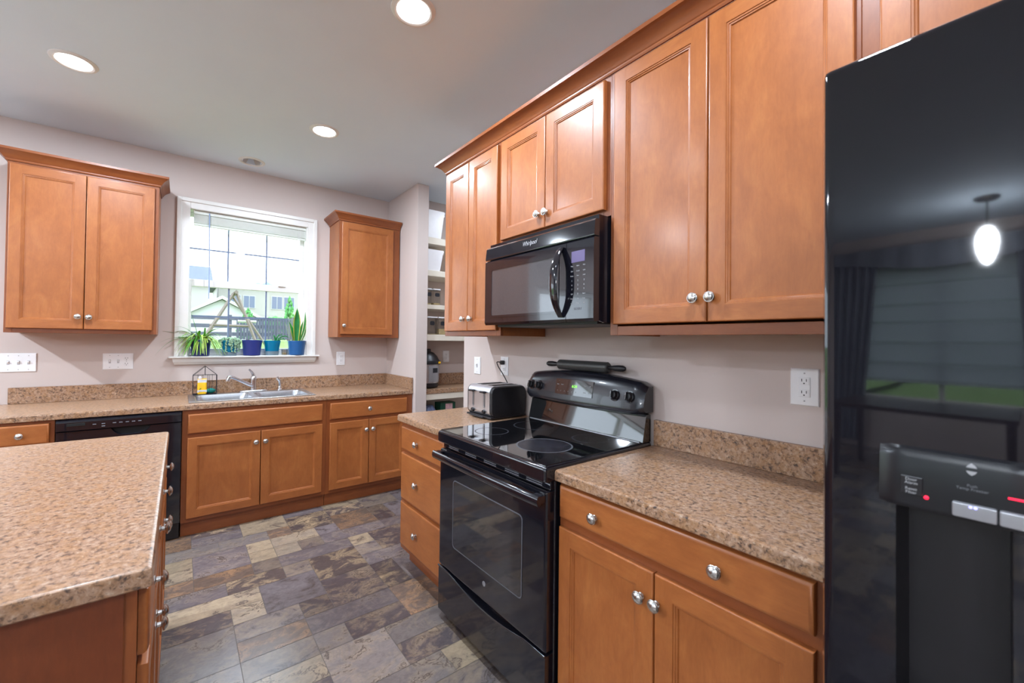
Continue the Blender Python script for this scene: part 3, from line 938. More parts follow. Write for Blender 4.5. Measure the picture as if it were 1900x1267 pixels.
def build_caddy():
    x0, x1, y0, y1 = -.077, .077, -.038, .038
    ze, zr = .152, .222
    t = thing('sink_caddy', 'black wire house-shaped caddy standing on the left back of the sink', 'caddy', (-1.542, -.122, .9075))
    b = B()
    r = .0022
    z0 = .004
    for y in (y0, y1):
        b.tube([(x0, y, z0), (x0, y, ze), (0, y, zr), (x1, y, ze), (x1, y, z0), (x0, y, z0)], r, 6)
        b.tube([(x0, y, ze), (x1, y, ze)], r * .7, 6)
        b.tube([(0, y, ze), (0, y, zr)], r * .7, 6)
        if y == y1:
            for x in (-.045, -.012, .02, .05): b.tube([(x, y, z0), (x, y, ze)], r * .6, 6)
            for z in (.05, .1): b.tube([(x0, y, z), (x1, y, z)], r * .6, 6)
        else:
            b.tube([(x0, y, .03), (x1, y, .03)], r * .6, 6)
            b.tube([(.028, y, z0), (.028, y, ze)], r * .6, 6)
    for x in (x0, x1):
        for z in (z0, .05, .1, ze): b.tube([(x, y0, z), (x, y1, z)], r * .8, 6)
        for y in (-.013, .013): b.tube([(x, y, z0), (x, y, ze)], r * .6, 6)
    b.tube([(0, y0, zr), (0, y1, zr)], r, 6)
    for f in (.33, .66):
        b.tube([(x0 * (1 - f), y0, ze + (zr - ze) * f), (x0 * (1 - f), y1, ze + (zr - ze) * f)], r * .7, 6)
        b.tube([(x1 * (1 - f), y0, ze + (zr - ze) * f), (x1 * (1 - f), y1, ze + (zr - ze) * f)], r * .7, 6)
    b.obj('wire_frame', 'wire', t, 60)
    b = B()
    for k in range(7):
        y = y0 + (y1 - y0) * k / 6
        b.tube([(x0, y, z0 - .002), (x1, y, z0 - .002)], .0016, 6)
    b.obj('base_grid', 'wire', t, 60)
    # soap packet
    zf = .9075 + .0038
    p = thing('soap_packet', 'yellow and white soap refill packet leaning in the wire caddy', 'soap', (-1.560, -.126, zf))
    b = B()
    W2, T = .031, .017
    secs = []
    for z, w, d in ((0, .028, .016), (.008, .031, .017), (.05, .031, .015), (.095, .030, .010), (.115, .030, .004), (.120, .030, .0025)):
        secs.append([(q[0], q[1], z) for q in rrect(-w, w, -d, d, min(d * .9, .01), 3)])
    b.loft(secs); b.obj('pouch', 'yellow', p, 50)
    b = B(); b.box(-.0312, .0312, -.0165, -.0145, .014, .032, .0006); b.obj('white_band', 'white', p)
    b = B(); b.box(-.0295, .0295, -.0105, .0105, .088, .113, .002); b.obj('white_top', 'white', p)
    b = B(); b.ribbon([(-.018, -.0172, .036), (-.012, -.0172, .042), (-.004, -.0172, .045)], [.001, .004, .0005], (0, 0, 1), 0); b.obj('leaf_mark', 'leaf_dark', p)
    b = B(); b.lathe([(.011, .118), (.011, .132), (.004, .136), (.004, .142), (.001, .143)], (-.014, 0, 0), seg=14); b.obj('cap', 'white', p)
    # scrubber
    b = B()
    rn = random.Random(3)
    secs = []
    for k in range(9):
        a = k / 8 * pi
        rr = max(.003, sin(a)) 
        secs.append([(-.034 * cos(a), .020 * rr * cos(q) * rn.uniform(.85, 1.1), .022 + .021 * rr * sin(q) * rn.uniform(.85, 1.1)) for q in [2 * pi * i / 12 for i in range(12)]])
    b.loft(secs)
    o = b.obj('scrubber', 'teal', None, 60)
    o.location = (-1.503, -.124, zf)
    tag(o, 'teal scrubbing pad in the wire caddy beside the soap packet', 'scrubber')
build_caddy()

# ------------------------------------------------------------------ plants on the sill
SILL = 1.2052
def pot_bm(rt, rb, h, n=28):
    b = B()
    b.lathe([(rb * .9, 0), (rb, .003), (rt, h - .006), (rt + .002, h - .003), (rt + .001, h), (rt - .004, h), (rb - .002, .012), (.001, .012)], seg=n)
    return b
def arc_leaf(b, base, az, length, lift, droop, w, n=9, tip=.1):
    """one strap leaf leaving base in direction az, rising and then falling"""
    d = Vector((cos(az), sin(az), 0)); s = Vector((-sin(az), cos(az), 0))
    droop = min(droop, base[2] + lift - .008)
    pts, ws = [], []
    for i in range(n + 1):
        f = i / n
        pts.append(Vector(base) + d * (length * f) + Vector((0, 0, lift * f - droop * f * f)))
        ws.append(w * (0.55 + .45 * min(1, f * 4)) * (1 - max(0, (f - .35) / .65) ** 1.6 * (1 - tip)))
    b.ribbon(pts, ws, s, .35)
def build_plants():
    rn = random.Random(11)
    Y = .006
    # spider plant
    t = thing('potted_spider_plant', 'spider plant with long arching striped leaves in a navy pot on the sill', 'plant', (-1.570, Y, SILL))
    pot_bm(.071, .058, .130).obj('pot', 'pot_navy', t, 50)
    b = B(); b.lathe([(.001, .118), (.064, .116)], seg=20, cap0=False, cap1=False); b.obj('soil', 'soil', t)
    b = B()
    for k in range(86):
        az = rn.uniform(0, 2 * pi)
        if sin(az) > .05: az = -az if rn.random() < .8 else az
        b.mi = 0 if rn.random() < .45 else 1
        L = rn.uniform(.09, .20) if sin(az) < .3 else rn.uniform(.03, .06)
        if abs(cos(az)) < .5: L *= .55
        arc_leaf(b, (rn.uniform(-.025, .025), rn.uniform(-.03, .0), .118), az, L, rn.uniform(.10, .26), rn.uniform(.12, .40), rn.uniform(.006, .0105))
    for az, L, lf, dr, w in ((pi * .98, .25, .13, .05, .005), (pi * 1.05, .28, .20, .32, .009), (pi * 1.02, .26, .15, .17, .005), (pi * 1.1, .19, .30, .20, .005), (pi * .95, .13, .24, .03, .004), (pi * 1.12, .07, .27, .02, .005),
                              (-pi / 2 + .9, .06, .04, .135, .009), (-pi / 2 - .5, .10, .06, .17, .008), (-.25, .11, .14, .25, .006), (-.5, .13, .13, .26, .006), (-.1, .10, .10, .22, .006)):
        b.mi = 0
        arc_leaf(b, (-.01, -.02, .118), az, L, lf, dr, w, 12)
    b.obj('foliage', ['leaf', 'leaf_pale'], t, 60)
    # trailing succulent
    t = thing('potted_trailing_succulent', 'grey-green trailing succulent spilling over a teal pot with clear base', 'plant', (-1.372, Y, SILL))
    pot_bm(.060, .048, .128).obj('pot', 'pot_teal', t, 50)
    b = B(); b.lathe([(.050, 0), (.0515, .004), (.0535, .030), (.0525, .030)], seg=28, cap1=False); b.obj('base_saucer', 'pot_clear', t, 50)
    b = B()
    def pearl_string(pts):
        for i in range(len(pts) - 1):
            a, c = Vector(pts[i]), Vector(pts[i + 1])
            for f in (0, .33, .66):
                p = a.lerp(c, f) + Vector((rn.uniform(-.005, .005), rn.uniform(-.005, .005), rn.uniform(-.004, .004)))
                r = rn.uniform(.005, .0085)
                b.lathe([(.0008, -r), (r * .75, -r * .6), (r, 0), (r * .75, r * .6), (.0008, r)], p, seg=7)
    for k in range(26):
        az = rn.uniform(-pi, 0) if k < 20 else rn.uniform(0, pi)
        d = Vector((cos(az), sin(az) * (.85 if sin(az) < 0 else .8), 0))
        L = rn.choice((.02, .03, .05, .07, .1)) if k < 20 else .02
        p0 = Vector((0, 0, .125)) + d * .02
        pts = [p0, Vector((0, 0, .146)) + d * .045, Vector((0, 0, .135)) + d * .068]
        z = .135
        while L > 0:
            z -= .018; L -= .018
            pts.append(Vector((0, 0, z)) + d * (.072 + rn.uniform(-.003, .004)))
        pearl_string(pts)
    for k in range(60):
        a, q = rn.uniform(0, 2 * pi), rn.uniform(0, .058)
        r = rn.uniform(.006, .010)
        b.lathe([(.0008, -r), (r, 0), (.0008, r)], (q * cos(a), q * sin(a), .128 + rn.uniform(0, .018)), seg=7)
    b.obj('foliage', 'succulent', t, 60)
    # empty navy pot
    t = thing('plant_pot', 'plain indigo blue pot without a plant, middle of the sill', 'pot', (-1.208, Y, SILL))
    pot_bm(.078, .064, .133).obj('pot', 'pot_navy', t, 50)
    b = B(); b.lathe([(.001, .115), (.071, .113)], seg=20, cap0=False, cap1=False); b.obj('soil', 'soil', t)
    # teal pot with a small drooping plant
    t = thing('potted_cactus', 'teal pot with clear base and a few drooping dark green stems', 'plant', (-1.052, Y, SILL))
    pot_bm(.068, .048, .130).obj('pot', 'pot_teal', t, 50)
    b = B(); b.lathe([(.049, 0), (.051, .003), (.0565, .036), (.0555, .036)], seg=28, cap1=False); b.obj('base_saucer', 'pot_clear', t, 50)
    b = B(); b.lathe([(.001, .112), (.062, .110)], seg=20, cap0=False, cap1=False); b.obj('soil', 'soil', t)
    b = B()
    for pts in (((.03, -.01, .11), (.045, -.015, .145), (.075, -.02, .168), (.105, -.02, .172), (.125, -.022, .158)), ((.025, 0, .11), (.03, -.01, .15), (.045, -.015, .178), (.075, -.015, .185)),
                ((.02, -.01, .11), (.018, -.02, .15), (.01, -.025, .175), (.0, -.03, .165)), ((.03, .0, .11), (.06, -.01, .14), (.09, -.01, .15), (.098, -.012, .135))):
        m = len(pts)
        b.tube(pts, [.0065] * (m - 2) + [.0055, .003], 7)
    b.obj('stems', 'leaf_dark', t, 60)
    # little glass jar
    t = thing('glass_jar', 'tiny clear jar between the teal pot and the snake plant', 'jar', (-.955, -.005, SILL))
    b = B(); b.lathe([(.020, 0), (.022, .003), (.026, .045), (.027, .050), (.0245, .050), (.020, .006), (.001, .005)], seg=22); b.obj('glass', 'jar', t, 50)
    b = B(); b.lathe([(.0195, .0055), (.021, .022), (.001, .024)], seg=16); b.obj('pebbles', 'oats', t, 50)
    # snake plant
    t = thing('potted_snake_plant', 'snake plant with upright yellow-edged leaves in a blue pot at right end of sill', 'plant', (-.853, Y - .006, SILL))
    pot_bm(.075, .062, .130).obj('pot', 'pot_blue', t, 50)
    b = B(); b.lathe([(.001, .116), (.068, .114)], seg=20, cap0=False, cap1=False); b.obj('soil', 'soil', t)
    b = B()
    for (bx, by, tx, ty, h, w, bend) in ((-.008, -.015, -.006, -.03, .315, .032, .0), (-.018, .0, -.07, -.02, .19, .017, .01), (.018, -.005, .062, -.02, .285, .010, .02), (.024, .004, .05, -.01, .20, .012, -.008), (-.02, .01, -.052, .0, .14, .010, 0), (.01, .01, .03, .015, .16, .011, 0), (.03, -.01, .07, -.03, .15, .006, .01)):
        n = 10
        for mi, ww, off in ((1, 1.0, 0.0), (0, .72, -.0012)):
            secs = []
            for i in range(n + 1):
                f = i / n
                c = Vector((bx + (tx - bx) * f + bend * sin(pi * f), by + (ty - by) * f + off, .112 + h * f))
                hw = w * ww * (.55 + .45 * sin(pi * min(1, f * 1.15) * .62)) * (1 - max(0, (f - .55) / .45) ** 1.7)
                hw = max(hw, .0006)
                secs.append([c + Vector((-hw, -.15 * hw, 0)), c + Vector((0, .30 * hw, 0)), c + Vector((hw, -.15 * hw, 0))])
            b.mi = mi
            b.loft(secs, closed=False)
    b.obj('leaves', ['leaf_dark', 'leaf_edge'], t, 60)
build_plants()

# ------------------------------------------------------------------ wall plates
def plate(name, label, cat, loc, rot, w, h, kinds, group=None):
    t = thing(name, label, cat, loc, rot, group)
    b = B()
    secs = []
    for ins, d in ((0, .001), (0, .003), (.003, .006)):
        secs.append([(-w / 2 + ins, -d, -h / 2 + ins), (w / 2 - ins, -d, -h / 2 + ins), (w / 2 - ins, -d, h / 2 - ins), (-w / 2 + ins, -d, h / 2 - ins)])
    b.loft(secs); b.obj('cover_plate', 'plate', t, 30)
    n = len(kinds)
    for i, k in enumerate(kinds):
        x = (i - (n - 1) / 2) * .046
        if k == 's':
            b = B(); b.box(x - .006, x + .006, -.0072, -.0055, -.013, .013, .0005); b.obj('switch_slot', 'grey', t)
            b = B(); b.loft([[(x - .0045, -.006, -.006), (x + .0045, -.006, -.006), (x + .0045, -.006, .008), (x - .0045, -.006, .008)],
                             [(x - .0035, -.017, .004), (x + .0035, -.017, .004), (x + .0035, -.016, .011), (x - .0035, -.016, .011)]]); b.obj('toggle', 'plate', t)
        else:
            if k == 'd':
                b = B(); b.box(x - .017, x + .017, -.0085, -.0055, -.034, .034, .001); b.obj('insert', 'plate', t)
            o = None
            for dz in (.020, -.020):
                b = B()
                if k == 'o': b.lathe([(.0165, .0055), (.0165, .0075), (.0155, .0082), (.001, .0082)], (x, 0, dz), axis='y', seg=20)
                else: b.box(x - .014, x + .014, -.0095, -.008, dz - .0125, dz + .0125, .0006)
                o = b.obj('socket', 'plate', t)
                yf = -.0084 if k == 'o' else -.0097
                b = B()
                b.box(x - .0075, x - .0055, yf - .0002, yf + .001, dz - .001, dz + .008); b.box(x + .0055, x + .0075, yf - .0002, yf + .001, dz - .001, dz + .008)
                b.lathe([(.0024, 0), (.0001, .0001)], (x, yf - .0001, dz - .007), axis='y', seg=10)
                b.obj('slots', 'slot', o)
    b = B()
    for i, k in enumerate(kinds):
        x = (i - (n - 1) / 2) * .046
        for dz in ((h / 2 - .016, -h / 2 + .016) if k != 'o' else (0,)):
            b.lathe([(.0028, .0055), (.0026, .0068), (.0005, .0070)], (x, 0, dz) if k != 'o' else (x, -.001, 0), axis='y', seg=10)
    b.obj('screws', 'grey', t)
    return t
plate('light_switch', 'white triple toggle switch plate at the far left under the wall cabinet', 'light switch', (-2.559, 0, 1.173), 0, .164, .124, 'sss')
plate('light_switch', 'white plate with two toggles and one outlet just left of the window', 'light switch', (-2.065, 0, 1.172), 0, .168, .118, 'sso')
plate('wall_outlet', 'white outlet under the small wall cabinet right of the window', 'outlet', (-.457, 0, 1.167), 0, .080, .130, 'd')
plate('light_switch', 'white single toggle switch on the wall end left of the toaster cord', 'light switch', (0, -1.671, 1.177), -pi / 2, .078, .122, 's')
OUT = plate('wall_outlet', 'white outlet behind the toaster with a black plug in it', 'outlet', (0, -1.982, 1.190), -pi / 2, .078, .122, 'd')
plate('wall_outlet', 'white outlet on the wall beside the refrigerator', 'outlet', (0, -3.621, 1.209), -pi / 2, .082, .126, 'd')
plate('wall_outlet', 'white outlet on the pantry back wall above its counter', 'outlet', (.545, -.30, 1.185), 0, .075, .12, 'o')

# ------------------------------------------------------------------ dishwasher
def build_dishwasher():
    w = .588
    t = thing('dishwasher', 'black built-in dishwasher under the window-side counter', 'dishwasher', (-2.275, 0, 0))
    b = B(); b.box(.004, w - .004, -.585, -.03, .105, .850, .003); b.obj('tub_body', 'matblk', t)
    # control panel with the handle pocket below it
    b = B()
    prof = [(-.590, .858), (-.622, .858), (-.634, .850), (-.640, .835), (-.640, .792), (-.590, .792)]
    b.prism(prof, 'x', 0, w); p = b.obj('control_panel', 'black', t, 25)
    b = B(); b.box(.045, .125, -.6415, -.6395, .818, .834, .0005); b.obj('vent', 'dark', p)
    for i, x in enumerate((.165, .205, .205, .255, .285, .315, .345, .375)):
        b = B(); b.box(x - .008, x + .008, -.6418, -.6395, (.803 if i == 2 else .818), (.808 if i == 2 else .823), .0004); b.obj('button', 'greyfade', p)
    # door: panel with a curved scoop
    b = B()
    yb, yf = -.590, -.636
    cx, hw, sc = .335, .095, .045
    top = .788
    N = 24
    front_top = []
    for i in range(N + 1):
        x = cx - hw + 2 * hw * i / N
        k = abs((x - cx) / hw)
        front_top.append((x, top - sc * (1 - k ** 4)))
    outline = [(0.0, .115), (w, .115), (w, top)] + [(x, z) for x, z in reversed(front_top)] + [(0.0, top)]
    b.loft([[(x, yb, z) for x, z in outline], [(x, yf + .004, z) for x, z in outline], [(min(max(x, .004), w - .004), yf, z - (.003 if z > .2 else -.003)) for x, z in outline]])
    d = b.obj('door', 'black', t, 25)
    b = B(); b.box(cx - hw - .005, cx + hw + .005, -.604, -.596, top - sc - .01, top + .003); b.obj('handle_recess', 'dark', d)
    b = B(); b.tube([(cx - hw * .72, -.629, top - sc + .002), (cx, -.630, top - sc - .0005), (cx + hw * .72, -.629, top - sc + .002)], .0035, 8); b.obj('handle_lip', 'black', d)
    b = B(); b.box(.003, w - .003, -.600, -.585, .004, .112, .002); b.obj('kick_plate', 'matblk', t)
build_dishwasher()

# ------------------------------------------------------------------ stove
def build_stove():
    w = .752
    t = thing('stove', 'black freestanding electric stove with smooth glass cooktop', 'stove', (0, -2.313, 0), -pi / 2)
    b = B(); b.box(.003, w - .003, -.630, -.025, .030, .8585, .003); b.obj('body', 'black', t)
    for x, y in ((.05, -.58), (.70, -.58), (.05, -.08), (.70, -.08)):
        b = B(); b.lathe([(.018, 0.0005), (.018, .01), (.01, .012), (.01, .031)], (x, y, 0), seg=12); b.obj('foot', 'matblk', t)
    # cooktop frame and glass
    b = B()
    secs = []
    for z, ins in ((.8595, .004), (.866, 0), (.900, 0), (.910, .003), (.915, .010)):
        secs.append([(p[0], p[1], z) for p in rrect(-.002 + ins, w + .002 - ins, -.685 + ins, -.028, .012, 3)])
    b.loft(secs); ct = b.obj('cooktop', 'black', t, 40)
    b = B(); b.box(.010, w - .010, -.668, -.092, .9151, .9168, .0008); b.obj('glass_surface', 'glassblk', ct)
    b = B(); b.box(.02, w - .02, -.094, -.088, .915, .920, .001); b.obj('rear_trim', 'silver', ct)
    def ring(cx, cy, r, inner=(), mat='ring'):
        b = B()
        for rr in (r,) + tuple(inner):
            b.lathe([(rr - .0035, .9169), (rr, .9171), (rr + .0035, .9169)], (cx, cy, 0), seg=48, cap0=False, cap1=False)
        return b.obj('burner_ring', mat, ct)
    ring(.528, -.470, .116); ring(.185, -.490, .080, (), 'faint'); ring(.200, -.225, .105, (), 'faint'); ring(.560, -.215, .080, (), 'faint')
    b = B(); b.lathe([(.001, .91695), (.112, .91695)], (.528, -.470, 0), seg=48, cap0=False, cap1=False)
    b.obj('burner_haze', simple('worn_burner_print', rgb(38, 38, 45), .25, var=.6, scale=40), ct)
    # back guard: sloped lower panel and bulged console
    b = B()
    b.prism([(-.030, .9155), (-.088, .9155), (-.088, .925), (-.062, 1.036), (-.030, 1.036)], 'x', .008, w - .006); b.obj('lower_backguard', 'glassblk', t, 20)
    b = B()
    secs = []
    N = 24
    for i in range(N + 1):
        f = i / N
        k = (f - .5) * 2
        arch = .030 * (1 - abs(k) ** 2.2)
        dip = -.010 * (1 - k * k)
        e = .012 * max(0, (abs(k) - .93) / .07) ** 2
        x = -.002 + (w + .004) * f
        zt = 1.176 + arch - e * 1.2
        zb = 1.034 + dip * .4 + e
        out = .012 * (1 - k * k)
        secs.append([(x, -.022, zb), (x, -.088 - out + e, zb), (x, -.106 - out + e, zb + .012), (x, -.108 - out + e, zb + .030), (x, -.098 - out * .8 + e, (zb + zt) / 2 + .02), (x, -.082 - out * .5 + e, zt - .020), (x, -.072 + e, zt - .006), (x, -.058, zt), (x, -.022, zt - .004)])
    b.loft(secs); c = b.obj('control_console', 'console', t, 45)
    tilt = radians(11)
    def face_y(x, z):
        k = (x / w - .5) * 2
        return -(.110 + .012 * (1 - k * k)) + (z - 1.066) * .205
    for kx in (.050, .112, .612, .688):
        kz = 1.112
        y = face_y(kx, kz)
        kb = B()
        kb.lathe([(.0215, -.008), (.0215, .003), (.019, .005), (.0175, .018), (.016, .020), (.001, .0205)], (0, 0, 0), axis='y', seg=24)
        k_ = kb.obj('control_knob', 'matblk', c, 40)
        k_.location = (kx, y, kz); k_.rotation_euler = (-tilt, 0, 0)
        kb = B(); kb.box(-.0055, .0055, -.033, -.018, -.0175, .0175, .002); g_ = kb.obj('grip', 'black', k_)
        kb = B(); kb.box(-.001, .001, -.0338, -.0328, .004, .016); kb.obj('pointer', 'grey', k_)
        b = B(); b.lathe([(.0225, -.004), (.0275, .0006), (.027, .0012), (.0215, .0006)], (0, 0, 0), axis='y', seg=28, cap0=False, cap1=False)
        q = b.obj('knob_ring', 'black', c, 40); q.location = (kx, y, kz); q.rotation_euler = (-tilt, 0, 0)
    # display panel
    b = B()
    px0, px1 = .240, .487
    z0, z1 = 1.083, 1.160
    secs = []
    for i in range(9):
        x = px0 + (px1 - px0) * i / 8
        secs.append([(x, face_y(x, z0) - .0012, z0), (x, face_y(x, z1) - .0012, z1), (x, face_y(x, z1) + .004, z1), (x, face_y(x, z0) + .004, z0)])
    b.loft(secs); dp = b.obj('display_panel', 'ovenglass', c, 30)
    rx = pi / 2 - tilt
    text('clock_digits', '6:24', .020, 'green_led', dp, (.372, face_y(.372, 1.128) - .0022, 1.128), (rx, 0, 0))
    for i, (lx, lz, s) in enumerate(((.262, 1.150, '--'), (.258, 1.132, 'Bake'), (.288, 1.132, 'Broil'), (.258, 1.100, '1'), (.283, 1.100, '2'), (.308, 1.100, '3'), (.333, 1.100, '4'), (.358, 1.100, '5'), (.383, 1.100, '0'), (.440, 1.136, 'Timer'), (.470, 1.136, 'Off'), (.440, 1.104, 'Start'), (.470, 1.104, 'Clear'))):
        text('lettering', s, .0075, 'grey', dp, (lx, face_y(lx, lz) - .0022, lz), (rx, 0, 0))
    # vent strip with slots between cooktop and door
    b = B(); b.box(.006, w - .006, -.650, -.625, .826, .8585, .002); v = b.obj('vent_strip', 'black', t)
    for x0 in (.055, .20, .345, .49, .62):
        b = B()
        for k in range(3): b.box(x0, x0 + .085, -.6515, -.6495, .8325 + k * .0075, .8355 + k * .0075)
        b.obj('vent_slots', 'greyfade', v, 0)
    # oven door
    b = B()
    secs = []
    dz0, dz1 = .262, .824
    for ins, y in ((0, -.632), (0, -.664), (.004, -.670), (.012, -.672)):
        secs.append([(p[0], y, p[1]) for p in rrect(.004 + ins, w - .004 - ins, dz0 + ins, dz1 - ins, .006, 2)])
    b.loft(secs); d = b.obj('oven_door', 'black', t, 30)
    b = B()
    wx0, wx1, wz0, wz1 = .135, .622, .392, .700
    b.loft([[(p[0], -.6722, p[1]) for p in rrect(wx0, wx1, wz0, wz1, .018, 5)], [(p[0], -.6732, p[1]) for p in rrect(wx0 + .001, wx1 - .001, wz0 + .001, wz1 - .001, .017, 5)]]); b.obj('oven_window', 'ovenglass', d, 30)
    b = B()
    a1 = rrect(wx0 - .003, wx1 + .003, wz0 - .003, wz1 + .003, .020, 5); a2 = rrect(wx0 + .001, wx1 - .001, wz0 + .001, wz1 - .001, .017, 5)
    b.loft([[(p[0], -.6722, p[1]) for p in a1], [(p[0], -.6738, p[1]) for p in a1], [(p[0], -.6738, p[1]) for p in a2], [(p[0], -.673, p[1]) for p in a2]], True, False, False); b.obj('window_border', 'ring', d, 20)
    b = B(); b.lathe([(.0105, .672), (.0105, .6735), (.009, .6742), (.001, .6742)], (.385, 0, .338), axis='y', seg=24); b.obj('badge', 'silver', d, 30)
    # handle
    b = B()
    secs = []
    for i in range(21):
        f = i / 20
        x = .004 + (w - .008) * f
        k = (f - .5) * 2
        y = -.706 - .014 * (1 - k * k)
        z = .800 + .004 * (1 - k * k)
        secs.append([(x, y + .012 * cos(a) * .9, z + .019 * sin(a)) for a in [2 * pi * j / 14 for j in range(14)]])
    b.loft(secs); h = b.obj('oven_handle', 'black', t, 60)
    b = B()
    for x in (.006, w - .046): b.box(x, x + .040, -.704, -.671, .786, .816, .005, 2)
    b.obj('handle_mount', 'black', h)
    # storage drawer with a swooping top lip
    b = B()
    N = 20
    top = []
    for i in range(N + 1):
        f = i / N
        k = (f - .5) * 2
        dip = .030 * max(0, 1 - (k / .72) ** 2)
        top.append((.004 + (w - .008) * f, .252 - dip))
    pts = [(.004, .040), (w - .004, .040)] + list(reversed(top))
    b.loft([[(x, -.632, z) for x, z in pts], [(x, -.666, z) for x, z in pts], [(x, -.671, z - (.004 if z > .1 else -.004)) for x, z in pts]]); dr = b.obj('storage_drawer', 'black', t, 25)
    b = B()
    b.tube([(x, -.672, z + .002) for x, z in top], .0045, 8); b.obj('drawer_lip', 'black', dr, 60)
build_stove()

# ------------------------------------------------------------------ rolling pin
def build_pin():
    y = -.062
    zt = 1.2065
    t = thing('rolling_pin', 'dark grey rolling pin lying on top of the stove back panel', 'rolling pin', (0, -2.70, zt), -pi / 2)
    R_ = .026
    z = R_
    b = B(); b.lathe([(.012, -.168), (.020, -.168), (R_, -.162), (R_, .150), (.020, .157), (.012, .157)], (0, y, z), axis='x', seg=28); b.obj('barrel', 'pin', t, 40)
    for s, a0 in ((-1, -.168), (1, .157)):
        b = B(); b.lathe([(.009, a0), (.0085, a0 + s * .012), (.0125, a0 + s * .03), (.0150, a0 + s * .055), (.0140, a0 + s * .08), (.0085, a0 + s * .092), (.001, a0 + s * .095)], (0, y, z), axis='x', seg=18); b.obj('handle', 'matblk', t, 50)
build_pin()

# ------------------------------------------------------------------ toaster
def build_toaster():
    zc = .8998
    t = thing('toaster', 'chrome and black four-slice toaster on the counter left of the stove', 'toaster', (-.024, -2.098, zc), -pi / 2)
    hw, L, H = .122, .262, .188            # half width, depth, height; front faces the room
    zb = .014
    # black side shells
    def shell(x0, x1, r, ins=0.0):
        s = []
        for p in rrect(-L + ins, -.002 - ins, zb + ins, H - ins, r, 6):
            s.append(p)
        return [[(x0, p[0], p[1]) for p in s], [(x1, p[0], p[1]) for p in s]]
    for sgn in (-1, 1):
        b = B()
        a = shell(0, 0, .035)[0]; c = shell(0, 0, .032, .004)[0]
        b.loft([[(sgn * (hw - .016), p[1], p[2]) for p in a], [(sgn * (hw - .002), p[1], p[2]) for p in a], [(sgn * (hw + .003), p[1], p[2]) for p in c]]); b.obj('side_panel', 'matblk', t, 40)
    b = B()
    b.loft([[(x, p[0], p[1]) for p in rrect(-L - .003, .0, zb, H + .003, .037, 7)] for x in (-hw + .014, hw - .014)]); b.obj('chrome_body', 'toast', t, 50)
    for x in (-.056, .056):
        for dx in (-.019, .019):
            b = B(); b.box(x + dx - .012, x + dx + .012, -L + .045, -.035, H + .0025, H + .0042, .0008); b.obj('bread_slot', 'dark', t)
        b = B(); b.box(x - .0085, x + .0085, -L - .0042, -L - .002, .070, .162, .0008); b.obj('lever_slot', 'dark', t)
        b = B(); b.box(x - .0035, x + .0035, -L - .0048, -L - .003, .072, .160, .0006); b.obj('lever_track', 'silver', t)
        b = B(); b.box(x - .020, x + .020, -L - .026, -L - .003, .152, .162, .003, 2); b.obj('lever', 'matblk', t)
        b = B(); b.lathe([(.0125, L + .002), (.0125, L + .010), (.011, L + .013), (.001, L + .0135)], (x, 0, .042), axis='y', seg=20); k = b.obj('browning_knob', 'matblk', t, 40)
        b = B(); b.lathe([(.006, L + .002), (.006, L + .006), (.001, L + .0062)], (x + .0, 0, .068), axis='y', seg=12); b.obj('button', 'silver', t, 40)
    b = B(); b.box(-hw - .003, hw + .003, -L - .004, .0, .006, .018, .004, 2); b.obj('base', 'matblk', t)
    b = B(); b.box(-.06, .06, -L - .018, -L - .002, .008, .013, .002); b.obj('crumb_tray', 'matblk', t)
    for x in (-.075, .075):
        for y in (-L + .02, -.03):
            b = B(); b.lathe([(.010, .0003), (.010, .008)], (x, y, 0), seg=12); b.obj('foot', 'matblk', t)
    # cord from the toaster back up to the plug in the wall outlet (world x is local -y)
    b = B()
    pts = [(-.030, -.004, .050), (-.040, .004, .09), (-.052, .002, .17), (-.085, -.012, .235), (-.112, -.024, .275), (-.120, -.034, .300), (-.126, -.032, .318), (-.116, -.004, .314)]
    from mathutils.geometry import interpolate_bezier
    P = [Vector(p) for p in pts]
    fine = []
    for i in range(len(P) - 1):
        p0 = P[i - 1] if i > 0 else P[i]; p3 = P[i + 2] if i + 2 < len(P) else P[i + 1]
        h1 = P[i] + (P[i + 1] - p0) / 6; h2 = P[i + 1] - (p3 - P[i]) / 6
        fine += interpolate_bezier(P[i], h1, h2, P[i + 1], 7)[:-1]
    fine.append(P[-1])
    b.tube(fine, .0032, 8); b.obj('power_cord', 'matblk', t, 60)
    b = B(); b.box(-.128, -.104, -.012, .0155, .300, .328, .005, 2); b.obj('plug', 'matblk', t)
build_toaster()

